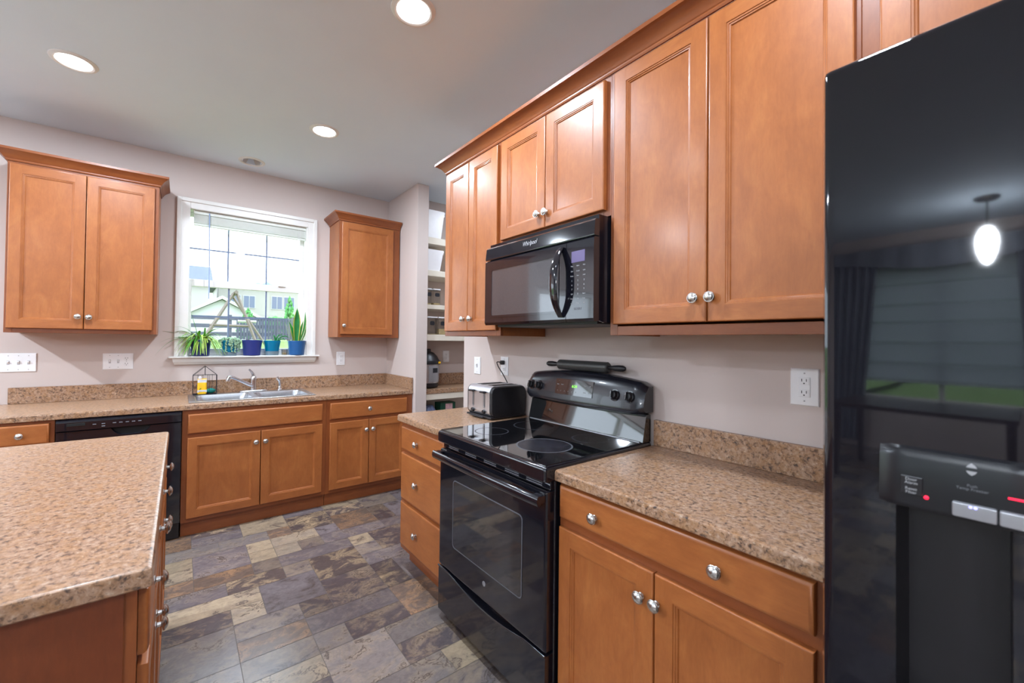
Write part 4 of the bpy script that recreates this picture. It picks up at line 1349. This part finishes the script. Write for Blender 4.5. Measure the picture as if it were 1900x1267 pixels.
# ------------------------------------------------------------------ microwave
def build_microwave():
    w, H = .716, .432
    z0 = 1.4255
    t = thing('microwave', 'black over-the-range microwave under the short wall cabinet', 'microwave', (0, -2.348, z0), -pi / 2)
    b = B()
    b.loft([[(x, -.004, .022) , (x, -.36, .006), (x, -.392, .012), (x, -.400, .030), (x, -.400, H), (x, -.004, H)] for x in (.002, w - .002)]); b.obj('body', 'black', t, 20)
    b = B(); b.box(.03, w - .03, -.37, -.05, .0015, .0145, .002); b.obj('bottom_grille', 'matblk', t)
    b = B()
    b.prism([(-.398, .346), (-.428, .346), (-.430, .352), (-.424, .405), (-.418, .412), (-.398, .412)], 'x', 0, w); vb = b.obj('vent_band', 'black', t, 25)
    tl = text('logo', 'Whirlpool', .030, 'grey', vb, (.340, -.4285, .381), (pi / 2 - .1, 0, 0), shear=.25, sx=.78)
    b = B()
    b.loft([[(x, -.398, .010), (x, -.426, .010), (x, -.432, .022), (x, -.4315, .05), (x, -.4315, .30), (x, -.430, .336), (x, -.425, .341), (x, -.398, .341)] for x in (0, .004, .568, .571)])
    d = b.obj('door', 'black', t, 25)
    b = B(); 
    o1 = rrect(.050, .532, .048, .298, .012, 4); i1 = rrect(.060, .522, .058, .288, .009, 4)
    b.loft([[(p[0], -.4312, p[1]) for p in o1], [(p[0], -.4345, p[1]) for p in o1], [(p[0], -.4345, p[1]) for p in i1], [(p[0], -.432, p[1]) for p in i1]], True, False, False); b.obj('window_frame', 'black', d, 25)
    b = B(); b.loft([[(p[0], -.4318, p[1]) for p in i1], [(p[0], -.4326, p[1]) for p in i1]]); b.obj('window', 'mwglass', d, 25)
    # handle: a bowed bar
    b = B()
    secs = []
    for i in range(17):
        f = i / 16
        z = .030 + .292 * f
        k = (f - .5) * 2
        y = -.436 - .046 * (1 - abs(k) ** 2.4)
        th = .008
        hw = .013 + .010 * (1 - k * k)
        secs.append([(.548 - hw, y - th * .2, z), (.548 - hw * .6, y - th, z), (.548 + hw * .6, y - th, z), (.548 + hw, y - th * .2, z), (.548 + hw * .6, y + th, z), (.548 - hw * .6, y + th, z)])
    b.loft(secs); b.obj('handle', 'black', d, 40)
    # control panel
    b = B()
    b.loft([[(x, -.398, .010), (x, -.426, .010), (x, -.432, .022), (x, -.4315, .05), (x, -.4315, .30), (x, -.430, .336), (x, -.425, .341), (x, -.398, .341)] for x in (.5735, .577, w - .004, w)])
    c = b.obj('control_panel', 'black', t, 25)
    b = B(); b.box(.602, .672, -.4330, -.4312, .250, .296, .0006); b.obj('display', 'violet_lcd', c)
    rows = [('Pop', 'Bake', 'Reh'), ('Def', 'Cook', 'Soft'), ('Keep', 'Pwr', 'Add'), ('1', '2', '3'), ('4', '5', '6'), ('7', '8', '9'), ('Off', '0', 'Start'), ('Time', 'Clk', 'Lite'), ('Lo', 'Vent', 'Hi')]
    zz = [.236, .215, .196, .176, .158, .141, .122, .103, .084]
    for r_, z in zip(rows, zz):
        for s, x in zip(r_, (.605, .637, .669)):
            text('keypad_lettering', s, .010 if len(s) < 2 else .0075, 'grey', c, (x, -.4324, z), (pi / 2, 0, 0))
    text('keypad_lettering', 'START', .014, 'greyfade', c, (.637, -.4324, .062), (pi / 2, 0, 0))
build_microwave()

# ------------------------------------------------------------------ refrigerator
def build_fridge():
    H, w = 1.779, .910
    t = thing('refrigerator', 'tall glossy black side-by-side refrigerator with door dispenser at right edge', 'refrigerator', (0, -3.902, 0), -pi / 2)
    b = B(); b.box(.004, w - .004, -.838, -.03, .02, H - .012, .004); b.obj('body', 'matblk', t)
    for x in (.06, w - .06):
        for y in (-.78, -.10):
            b = B(); b.lathe([(.022, .0005), (.022, .021)], (x, y, 0), seg=12); b.obj('foot', 'matblk', t)
    b = B(); b.box(.01, w - .01, -.862, -.838, .022, .095, .004); b.obj('base_grille', 'matblk', t)
    yb = -.846
    def front(x, x0, x1):
        k = (x - (x0 + x1) / 2) / ((x1 - x0) / 2)
        return -.918 + .004 * k * k + .010 * max(0, (abs(k) - .96) / .04) ** 2.4
    def skin(name, x0, x1, z0, z1, hole=None):
        """a gently bowed door, with an optional rectangular pocket"""
        xs = sorted(set([x0, x0 + .004, x0 + .009, x0 + .016] + [x0 + .016 + (x1 - x0 - .032) * i / 14 for i in range(15)] + [x1 - .016, x1 - .009, x1 - .004, x1] + (list(hole[:2]) if hole else [])))
        zs = sorted(set([z0, z0 + .004, z0 + .012, z1 - .012, z1 - .004, z1] + (list(hole[2:4]) if hole else [])))
        b = B(); bm = b.bm
        def ez(z):
            return .010 * max(0, 1 - (min(z - z0, z1 - z)) / .012) ** 2
        V = {(i, j): bm.verts.new((x, front(x, x0, x1) + ez(z), z)) for i, x in enumerate(xs) for j, z in enumerate(zs)}
        for i in range(len(xs) - 1):
            for j in range(len(zs) - 1):
                if hole and hole[0] - 1e-6 <= xs[i] and xs[i + 1] <= hole[1] + 1e-6 and hole[2] - 1e-6 <= zs[j] and zs[j + 1] <= hole[3] + 1e-6: continue
                bm.faces.new((V[i, j], V[i + 1, j], V[i + 1, j + 1], V[i, j + 1]))
        # sides and back
        n, m = len(xs) - 1, len(zs) - 1
        loop = [(i, 0) for i in range(n)] + [(n, j) for j in range(m)] + [(i, m) for i in range(n, 0, -1)] + [(0, j) for j in range(m, 0, -1)]
        back = {k: bm.verts.new((xs[k[0]], yb, zs[k[1]])) for k in loop}
        for a, c in zip(loop, loop[1:] + loop[:1]):
            bm.faces.new((V[a], back[a], back[c], V[c]))
        bm.faces.new([back[k] for k in loop])
        return b.obj(name, 'fridge', t, 40)
    x0, x1 = .002, .388
    hx0, hx1, hz0, hz1 = .086, .186, .830, 1.140
    d = skin('freezer_door', x0, x1, .10, H, (hx0, hx1, hz0, hz1))
    # dispenser pocket
    b = B()
    A = [(hx0, hz0), (hx1, hz0), (hx1, hz1), (hx0, hz1)]
    b.loft([[(x, front(x, x0, x1) - .001, z) for x, z in A], [(x + (.004 if x == hx0 else -.004), yb - .008, z) for x, z in A]], True, False, True); cav = b.obj('dispenser_cavity', 'matblk', d, 20)
    b = B(); b.box(hx0 + .006, hx1 - .006, -.912, -.858, hz0 + .001, hz0 + .014, .003); b.obj('drip_tray', 'matblk', cav)
    # control panel over the pocket
    b = B()
    secs = []
    px0, px1 = .070, .206
    for i in range(13):
        x = px0 + (px1 - px0) * i / 12
        f = front(x, x0, x1)
        e = .005 * max(0, (abs(i - 6) - 5)) 
        secs.append([(x, f + .004, 1.137), (x, f - .009 + e, 1.139), (x, f - .013 + e, 1.146), (x, f - .010 + e, 1.205), (x, f - .006 + e, 1.216), (x, f + .004, 1.221)])
    b.loft(secs); p = b.obj('dispenser_panel', 'satblk', d, 40)
    def py(x, z): return front(x, x0, x1) - .0131 + (z - 1.146) * .051
    rx = pi / 2 - .05
    b = B(); b.box(.092, .1135, py(.10, 1.169) - .0012, py(.10, 1.169) + .004, 1.1575, 1.1815, .001); k = b.obj('button_plate', 'matblk', p)
    text('lettering', 'Door\nAlarm', .0050, 'grey', p, (.1025, py(.10, 1.175) - .0019, 1.1755), (rx, 0, 0))
    text('lettering', 'Reset\nFilter', .0050, 'grey', p, (.1025, py(.10, 1.163) - .0021, 1.1633), (rx, 0, 0))
    b = B(); b.lathe([(.0023, -.002), (.0023, .001), (.0008, .0016)], (.1165, py(.1165, 1.158), 1.158), axis='y', seg=14); b.obj('red_indicator', 'red_led', p)
    for nm, z_, sg in (('up_arrow', 1.2055, 1), ('down_arrow', 1.2015, -1)):
        yy = py(.155, z_) - .0018
        b = B(); b.poly([(.1505, yy, z_), (.1595, yy, z_), (.1580, yy, z_ + sg * .003), (.1550, yy, z_ + sg * .0055), (.1520, yy, z_ + sg * .003)]); b.obj(nm, 'grey', p, 0)
    text('lettering', 'Push\nTemp Freezer', .0046, 'greyfade', p, (.1555, py(.155, 1.181) - .0019, 1.1815), (rx, 0, 0))
    b = B()
    for a, c in ((.139, .1755), (.1765, .204)):
        b.box(a, c, py(a, 1.155) - .005, py(a, 1.155) + .004, 1.1440, 1.1620, .0022, 2)
    b.obj('selector_buttons', 'silver', p, 40)
    for a in (.1545, .1585):
        b = B(); b.lathe([(.0016, 0), (.0016, .0008), (.0003, .001)], (a, py(a, 1.155) - .0048, 1.1590), axis='y', seg=10); b.obj('blue_indicator', 'blue_led', p)
    b = B(); b.box(.183, .203, py(.19, 1.177) - .0012, py(.19, 1.177) + .002, 1.1765, 1.1785, .0003); b.obj('red_display', 'red_led', p)
    d2 = skin('refrigerator_door', .394, w - .002, .10, H)
    for par, x in ((d, .345), (d2, .437)):
        b = B()
        b.tube([(x, -.915, .62), (x, -.955, .66), (x, -.965, .8), (x, -.965, 1.35), (x, -.955, 1.50), (x, -.912, 1.54)], [.012, .012, .013, .013, .012, .012], 12)
        b.obj('handle', 'black', par, 60)
    b = B(); b.box(.02, .09, -.88, -.80, H - .010, H + .012, .004, 2); b.obj('hinge_cover', 'matblk', t)
build_fridge()

# ------------------------------------------------------------------ pantry
def build_pantry():
    x0, x1 = .128, 1.595
    yf, yb = -.62, -.302
    spec = [(2.267, 2.332, 'topmost white pantry shelf under the white storage bin'), (1.962, 2.018, 'second white pantry shelf from the top'),
            (1.650, 1.691, 'third white pantry shelf from the top, with the small canisters'), (1.349, 1.408, 'lowest white pantry shelf above the pantry counter')]
    for z0, z1, lab in spec:
        b = B(); b.box(x0, x1, yf, yb, z0, z1, .003); o = b.obj('pantry_shelf', 'cream'); tag(o, lab, 'shelf')
    t = thing('countertop', 'speckled tan pantry counter with a backsplash behind the wall stub', 'countertop', (0, 0, 0))
    b = B(); b.prism(slab_profile(-.64, yb, .848, .892), 'x', x0, x1); b.obj('top', 'lam', t, 30)
    b = B(); b.box(x0, x1, -.322, yb, .892, 1.010, .003); b.obj('backsplash', 'lam', t)
    b = B(); b.box(x0, x1, -.635, yb, .790, .8475, .003); b.obj('support_board', 'cream', t)
    b = B(); b.box(x0, x1, -.635, yb, .40, .44, .003); o = b.obj('pantry_shelf', 'cream'); tag(o, 'pantry shelf below the pantry counter', 'shelf')
    # white bins (wider at the top)
    def bin_(xr_b, xr_t, z, h, lab):
        t = thing('storage_bin', lab, 'storage bin', (0, -.60, z))
        b = B()
        xl = .135
        A = lambda xr, zz, i=0.0: [(xl + i, 0 + i, zz), (xr - i, 0 + i, zz), (xr - i, .26 - i, zz), (xl + i, .26 - i, zz)]
        b.loft([A(xr_b, .0006), A(xr_t - .008, h * .82), A(xr_t, h * .82), A(xr_t, h * .92)]); b.obj('tub', 'white', t, 20)
        b = B(); b.loft([A(xr_t + .004, h * .92), A(xr_t + .004, h * .975), A(xr_t - .004, h)]); b.obj('lid', 'white', t, 20)
        b = B(); b.box(xr_t - .012, xr_t + .006, .10, .16, h * .80, h * .95, .003); b.obj('clip', 'white', t)
    bin_(.295, .333, 2.332, .268, 'white lidded storage bin on the topmost pantry shelf')
    bin_(.288, .328, 2.018, .205, 'white lidded storage bin on the second pantry shelf')
    # canisters
    def canister(x0, x1, z, h, fill, lab, lx=None, rect=True):
        t = thing('food_canister', lab, 'canister', ((x0 + x1) / 2, -.56, z))
        hw = (x1 - x0) / 2
        b = B(); b.loft([[(p[0], p[1], zz) for p in rrect(-hw, hw, -.045, .045, .012, 3)] for zz in (.0006, h)]); b.obj('body', 'jar', t, 40)
        b = B(); b.loft([[(p[0], p[1], zz) for p in rrect(-hw + .004, hw - .004, -.041, .041, .010, 3)] for zz in (.003, h * fill)]); b.obj('contents', 'oats', t, 40)
        b = B(); b.loft([[(p[0], p[1], zz) for p in rrect(-hw - .001, hw + .001, -.046, .046, .012, 3)] for zz in (h, h + .012)]); b.obj('lid', 'white', t, 40)
        b = B(); b.loft([[(p[0], yy, p[1]) for p in rrect(-.024, .024, h * .56, h * .80, .012, 3)] for yy in (-.0468, -.0455)]); b.obj('label', 'label', t, 30)
    canister(.140, .205, 1.691, .145, .10, 'clear canister with black label on the third shelf, touching the wall stub')
    canister(.222, .300, 1.691, .145, .14, 'clear canister with black label on the third shelf, right of its twin')
    canister(.150, .272, 1.408, .160, .05, 'large clear canister with black label on the lowest pantry shelf')
    canister(.285, .370, 1.408, .160, .35, 'clear canister of pale dry food on the lowest pantry shelf')
    # pressure cooker
    t = thing('pressure_cooker', 'black and steel electric pressure cooker on the pantry counter', 'pressure cooker', (.222, -.470, .892))
    b = B(); b.lathe([(.10, .004), (.118, .010), (.122, .03), (.120, .05)], seg=36); b.obj('base', 'matblk', t, 40)
    b = B(); b.lathe([(.120, .05), (.122, .055), (.122, .225), (.126, .23)], seg=36, cap0=False, cap1=False); b.obj('body', 'steel', t, 40)
    b = B(); b.lathe([(.126, .23), (.135, .235), (.135, .258), (.128, .268), (.108, .305), (.075, .340), (.045, .350), (.045, .372), (.038, .378), (.001, .378)], seg=36, cap0=False); b.obj('lid', 'matblk', t, 40)
    for s in (1, -1):
        b = B(); b.box(.118 * s, .146 * s, -.03, .03, .222, .250, .006, 2); b.obj('side_handle', 'matblk', t)
    # front control panel turned towards the room
    b = B()
    secs = []
    for i in range(9):
        a = radians(-105 + 60 * i / 8)
        secs.append([(q * cos(a), q * sin(a), z) for q, z in ((.120, .06), (.130, .062), (.132, .085), (.132, .200), (.130, .215), (.120, .215))])
    b.loft(secs); p = b.obj('control_panel', 'silver', t, 40)
    b = B()
    secs = []
    for i in range(5):
        a = radians(-88 + 26 * i / 4)
        secs.append([(q * cos(a), q * sin(a), z) for q, z in ((.130, .150), (.1332, .150), (.1332, .195), (.130, .195))])
    b.loft(secs); b.obj('display', 'label', p, 40)
    b = B(); b.box(.072, .100, -.112, -.094, .236, .256, .001); b.obj('warning_tag', 'yellow', t)
    for a in (30, 150, 270):
        b = B(); b.lathe([(.012, .0003), (.012, .006)], (.08 * cos(radians(a)), .08 * sin(radians(a)), 0), seg=10); b.obj('foot', 'matblk', t)
    # things below the counter
    b = B()
    rn = random.Random(5)
    secs = []
    for z, r in ((.0006, .05), (.05, .085), (.15, .09), (.22, .07), (.265, .05), (.285, .035)):
        secs.append([((.13 * .55 + r * .75) * 0 + r * 1.0 * cos(a) * rn.uniform(.92, 1.05), r * .8 * sin(a) * rn.uniform(.92, 1.05), z) for a in [2 * pi * i / 16 for i in range(16)]])
    b.loft(secs); o = b.obj('snack_bag', 'bluebag', None, 60); o.location = (.235, -.52, .44); tag(o, 'crumpled blue and white bag below the pantry counter', 'bag')
    t = thing('food_box', 'dark green box with pale red label below the pantry counter', 'box', (.425, -.50, .44))
    b = B(); b.box(-.085, .085, -.06, .06, .0006, .300, .002); b.obj('carton', 'greenbox', t)
    b = B(); b.box(-.03, .05, -.0612, -.0602, .15, .29, .0003); b.obj('label', 'redlab', t)
build_pantry()

# ------------------------------------------------------------------ dining side of the room (seen only in reflections)
def build_dining():
    t = thing('roman_blind', 'pale roman blind with horizontal folds over the dining window', 'blind', (LX + .06, -3.2, 2.36))
    b = B()
    secs = []
    n = 40
    for i in range(n + 1):
        f = i / n
        z = -f * 1.46
        bulge = .05 * (1 - ((f * 6) % 1.0))
        secs.append([(bulge, -1.08, z), (bulge, 1.08, z)])
    b.loft(secs, closed=False); b.obj('cloth', 'sheer', t, 50)
    b = B(); b.box(-.01, .03, -1.09, 1.09, 0, .04); b.obj('headrail', 'trim', t)
    rod = thing('curtain_rod', 'dark curtain rod above the dining window', 'curtain rod', (LX + .14, -3.2, 2.56))
    b = B(); b.tube([(0, -1.65, 0), (0, 1.55, 0)], .012, 10); b.obj('rod', 'bronze', rod)
    b = B()
    for y in (-1.5, 1.5): b.box(-.139, .0, y - .01, y + .01, -.02, .02)
    b.obj('bracket', 'bronze', rod)
    b = B()
    secs = []
    for i in range(49):
        f = i / 48
        y = -1.45 + 2.9 * f
        x = .02 * sin(f * 55)
        secs.append([(x, y, 0.0), (x * 1.2 + .02, y, -.16 - .14 * sin(pi * f) ** 2)])
    b.loft(secs, closed=False)
    o = b.obj('valance', 'curtain', None, 60); o.location = (LX + .26, -3.2, 2.58); tag(o, 'dark swagged valance across the dining window', 'curtain')
    for s, lab in ((-1, 'grey curtain panel on the near side of the dining window'), (1, 'grey curtain panel on the far side of the dining window')):
        b = B()
        rows = []
        for k in range(13):
            g = k / 12
            tie = .28 * sin(pi * min(1, g * 1.25)) if g < .8 else .28 * sin(pi) 
            secs = []
            for i in range(33):
                f = i / 32
                y = s * ((.72 + .22 * g) + (.60 - .22 * g) * f)
                secs.append((.035 * sin(f * 34), y, -2.45 * g))
            rows.append(secs)
        b.loft(rows, closed=False)
        o = b.obj('curtain', 'curtain', None, 60); o.location = (LX + .17, -3.2, 2.54); tag(o, lab, 'curtain')
    def pendant(x, y, lab):
        t = thing('pendant_lamp', lab, 'pendant lamp', (x, y, CEIL))
        b = B(); b.lathe([(.001, 0), (.11, -.001), (.11, -.014), (.08, -.03), (.016, -.04), (.001, -.041)], seg=28); b.obj('canopy', 'bronze', t, 40)
        b = B(); b.tube([(0, 0, -.03), (0, 0, -.30)], .008, 8); b.obj('stem', 'bronze', t)
        b = B(); b.lathe([(.012, -.28), (.05, -.30), (.085, -.37), (.092, -.44), (.075, -.54), (.04, -.62), (.001, -.65)], seg=24); b.obj('glass_shade', 'crystal', t, 50)
    pendant(-6.3, -3.72, 'small lit pendant lamp with clear glass hanging over the dining area')
    pendant(-4.9, -6.3, 'added unseen pendant lamp giving fill light behind the camera')  # unseen lamp added to light walls and ceiling
    t = thing('dining_table', 'dark wood dining table near the dining window', 'table', (-6.0, -3.2, 0))
    dk = simple('dark_table_wood', rgb(60, 42, 32), .35)
    b = B(); b.box(-.5, .5, -.8, .8, .72, .76, .006, 2); b.obj('tabletop', dk, t)
    for x in (-.43, .43):
        for y in (-.73, .73):
            b = B(); b.loft([[(x - q, y - q, z), (x + q, y - q, z), (x + q, y + q, z), (x - q, y + q, z)] for z, q in ((.0005, .022), (.72, .035))]); b.obj('leg', dk, t)
build_dining()

# ------------------------------------------------------------------ outside the sink window
def ground_z(y):
    return 0.0 if y < 3 else min(1.25, (y - 3) * .115)
def build_outside():
    b = B()
    ys = [.16, 3, 6, 9, 12, 14, 20, 60, 140]
    b.loft([[(-60, y, ground_z(y) - .02), (-10, y, ground_z(y) - .02), (10, y, ground_z(y) - .02), (60, y, ground_z(y) - .02)] for y in ys], closed=False)
    o = b.obj('lawn', 'grass', None, 0); struct(o, 'green lawn rising behind the house')
    b = B(); b.box(-60, 60, -60, 20, -.30, -.20)
    struct(b.obj('ground', 'grass', None, 0), 'grass around the house')
    b = B(); b.box(-7.5, -2.2, .17, 4.6, -.06, .012); struct(b.obj('bounce_patio_floor', 'concrete', None, 0), 'added unseen pale patio slab that bounces daylight indoors')  # unseen slab added to bounce daylight up to the ceiling
    # swing set: two A-frames and a beam, at about 11 m
    t = thing('swing_set', 'weathered wooden A-frame swing set on the lawn', 'swing set', (-.36, 10.6, 0))
    def leg(p, q): 
        b = B()
        g = Vector(q) - Vector(p)
        b.tube([p, q], .042, 4); b.obj('leg', 'swing', t, 0)
    zg = ground_z(10.6)
    leg((-1.05, 0, zg), (-.06, .2, 2.72)); leg((-.86, 1.7, zg + .12), (-.02, 1.6, 2.70))
    leg((.66, 0, zg), (.02, .2, 2.72)); leg((1.12, 1.7, zg + .12), (.06, 1.6, 2.70))
    b = B(); b.tube([(-.02, -.1, 2.74), (.02, 1.8, 2.72)], .06, 4); b.obj('beam', 'swing', t, 0)
    b = B(); b.tube([(-.66, .1, 1.74), (.40, .1, 1.72)], .035, 4); b.obj('brace', 'swing', t, 0)
    b = B(); b.tube([(.2, 1.7, 1.92), (.75, 1.7, 1.92)], .045, 4); b.obj('brace', 'sidingw', t, 0)
    # fence
    t = thing('picket_fence', 'dark grey wooden fence across the yards', 'fence', (0, 14.5, ground_z(14.5)))
    for i, x in enumerate([-9 + 2.2 * k for k in range(9)]):
        b = B(); b.box(x - .05, x + .05, -.05, .05, .0, .98); b.obj('post', 'fence', t, 0)
    for x in (-9, 0):
        pass
    b = B()
    for z in (.25, .55, .85): b.box(-9, 8.6, -.08, -.05, z - .07, z + .07)
    b.obj('rails', 'fence', t, 0)
    b = B()
    x = -.0
    while x < 8.6:
        b.box(x, x + .09, -.10, -.081, .05, .92); x += .105
    b.obj('pickets', 'fence', t, 0)
    # houses
    def house(name, lab, loc, w, dep, h, roof, ridge, wmat, wins, axis='x', base=1.2):
        t = thing('house', lab, 'house', loc)
        if axis == 'x':      # ridge along x
            b = B(); b.box(-w / 2, w / 2, 0, dep, 0, h); b.obj('walls', wmat, t, 0)
            b = B(); b.prism([(-.35, h - .05), (-.35, h + .1), (dep / 2, h + ridge), (dep + .35, h + .1), (dep + .35, h - .05)], 'x', -w / 2 - .3, w / 2 + .3); b.obj('roof', roof, t, 0)
        else:
            b = B(); b.prism([(-w / 2, 0), (w / 2, 0), (w / 2, h), (0, h + ridge), (-w / 2, h)], 'y', 0, dep); b.obj('walls', wmat, t, 0)
            b = B(); b.loft([[(-w / 2 - .35, y, h - .18), (0, y, h + ridge + .04), (w / 2 + .35, y, h - .18), (w / 2 + .35, y, h + .0), (0, y, h + ridge + .24), (-w / 2 - .35, y, h)] for y in (-.3, dep + .3)]); b.obj('roof', roof, t, 0)
        for (x, z, ww, hh) in wins:
            b = B(); b.box(x - ww / 2 - .07, x + ww / 2 + .07, -.05, .02, z - hh / 2 - .07, z + hh / 2 + .07); f = b.obj('window', 'sidingw', t, 0)
            b = B(); b.box(x - ww / 2, x - .03, -.07, -.045, z - hh / 2, z + hh / 2); b.box(x + .03, x + ww / 2, -.07, -.045, z - hh / 2, z + hh / 2); b.obj('pane', 'hwin', f, 0)
        return t
    # long townhouse row, about 45 m off
    house('house', 'long cream townhouse row beyond the fence', (8.35, 42, 1.15), 14.6, 9, 5.2, 'roofing', .6, 'siding',
          [(-6.0, 3.7, .9, 1.1), (-4.8, 3.7, .9, 1.1), (-2.4, 3.75, .9, 1.2), (-1.3, 3.75, .9, 1.2), (-3.5, 1.75, .9, .9), (-1.85, 1.75, .9, .9), (-.3, 1.75, 1.2, 1.0), (1.3, 3.8, .8, .9)])
    house('house', 'grey-roofed house at the left behind the white garage', (-3.25, 36, 1.15), 6.6, 8, 4.4, 'roofing', 2.0, 'siding', [], 'x')
    house('house', 'white gabled garage beyond the swing set', (.35, 27, 1.15), 3.8, 7, 1.55, 'sidingw', 1.05, 'sidingw', [], 'y')
    # trees
    rn = random.Random(4)
    def conifer(x, y, h, r, lab):
        t = thing('evergreen_tree', lab, 'tree', (x, y, ground_z(y)))
        b = B(); b.lathe([(.08, -.05), (.06, h * .3)], seg=8); b.obj('trunk', 'trunk', t)
        b = B()
        for k in range(150):
            f = rn.random() ** .8
            z = .08 * h + f * h * .92
            rr = r * (1 - f) ** .75 * rn.uniform(.6, 1.0) * min(1, .6 + f * 4)
            a = rn.uniform(0, 2 * pi)
            s = rn.uniform(.10, .2) * (1.1 - f * .6) * (h / 2.5)
            c = Vector((rr * cos(a), rr * sin(a), z))
            b.lathe([(.005, -s * .9), (s * .6, -s * .2), (s * .42, s * .5), (.004, s * 1.3)], c, seg=6)
        b.obj('foliage', 'tree', t, 60)
    conifer(2.42, 17.5, 2.05, .46, 'tall narrow evergreen right of the swing set')
    conifer(.95, 19.5, 1.55, .62, 'broad evergreen behind the swing set')
    def broadleaf(x, y, z0, h, r, lab, mat='treef'):
        t = thing('leafy_tree', lab, 'tree', (x, y, z0))
        b = B(); b.lathe([(.18, -.1), (.12, h * .6)], seg=8); b.obj('trunk', 'trunk', t)
        b = B()
        for k in range(70):
            a, e = rn.uniform(0, 2 * pi), rn.uniform(-.6, 1.4)
            s = r * rn.uniform(.2, .34)
            c = Vector((r * .75 * cos(a) * cos(e), r * .75 * sin(a) * cos(e), h * .7 + r * .5 * sin(e)))
            b.lathe([(.01, -s), (s * .8, -s * .5), (s, .1 * s), (s * .7, s * .6), (.01, s)], c, seg=8)
        b.obj('foliage', mat, t, 60)
    broadleaf(7.6, 62, 1.2, 8.2, 3.0, 'far leafy tree showing above the townhouse roof')
    broadleaf(15.0, 75, 1.2, 8.0, 3.4, 'far leafy tree at the right behind the townhouse roof')
    broadleaf(2.9, 24, 1.2, 1.3, .75, 'small green shrub in front of the townhouse', 'tree')
build_outside()
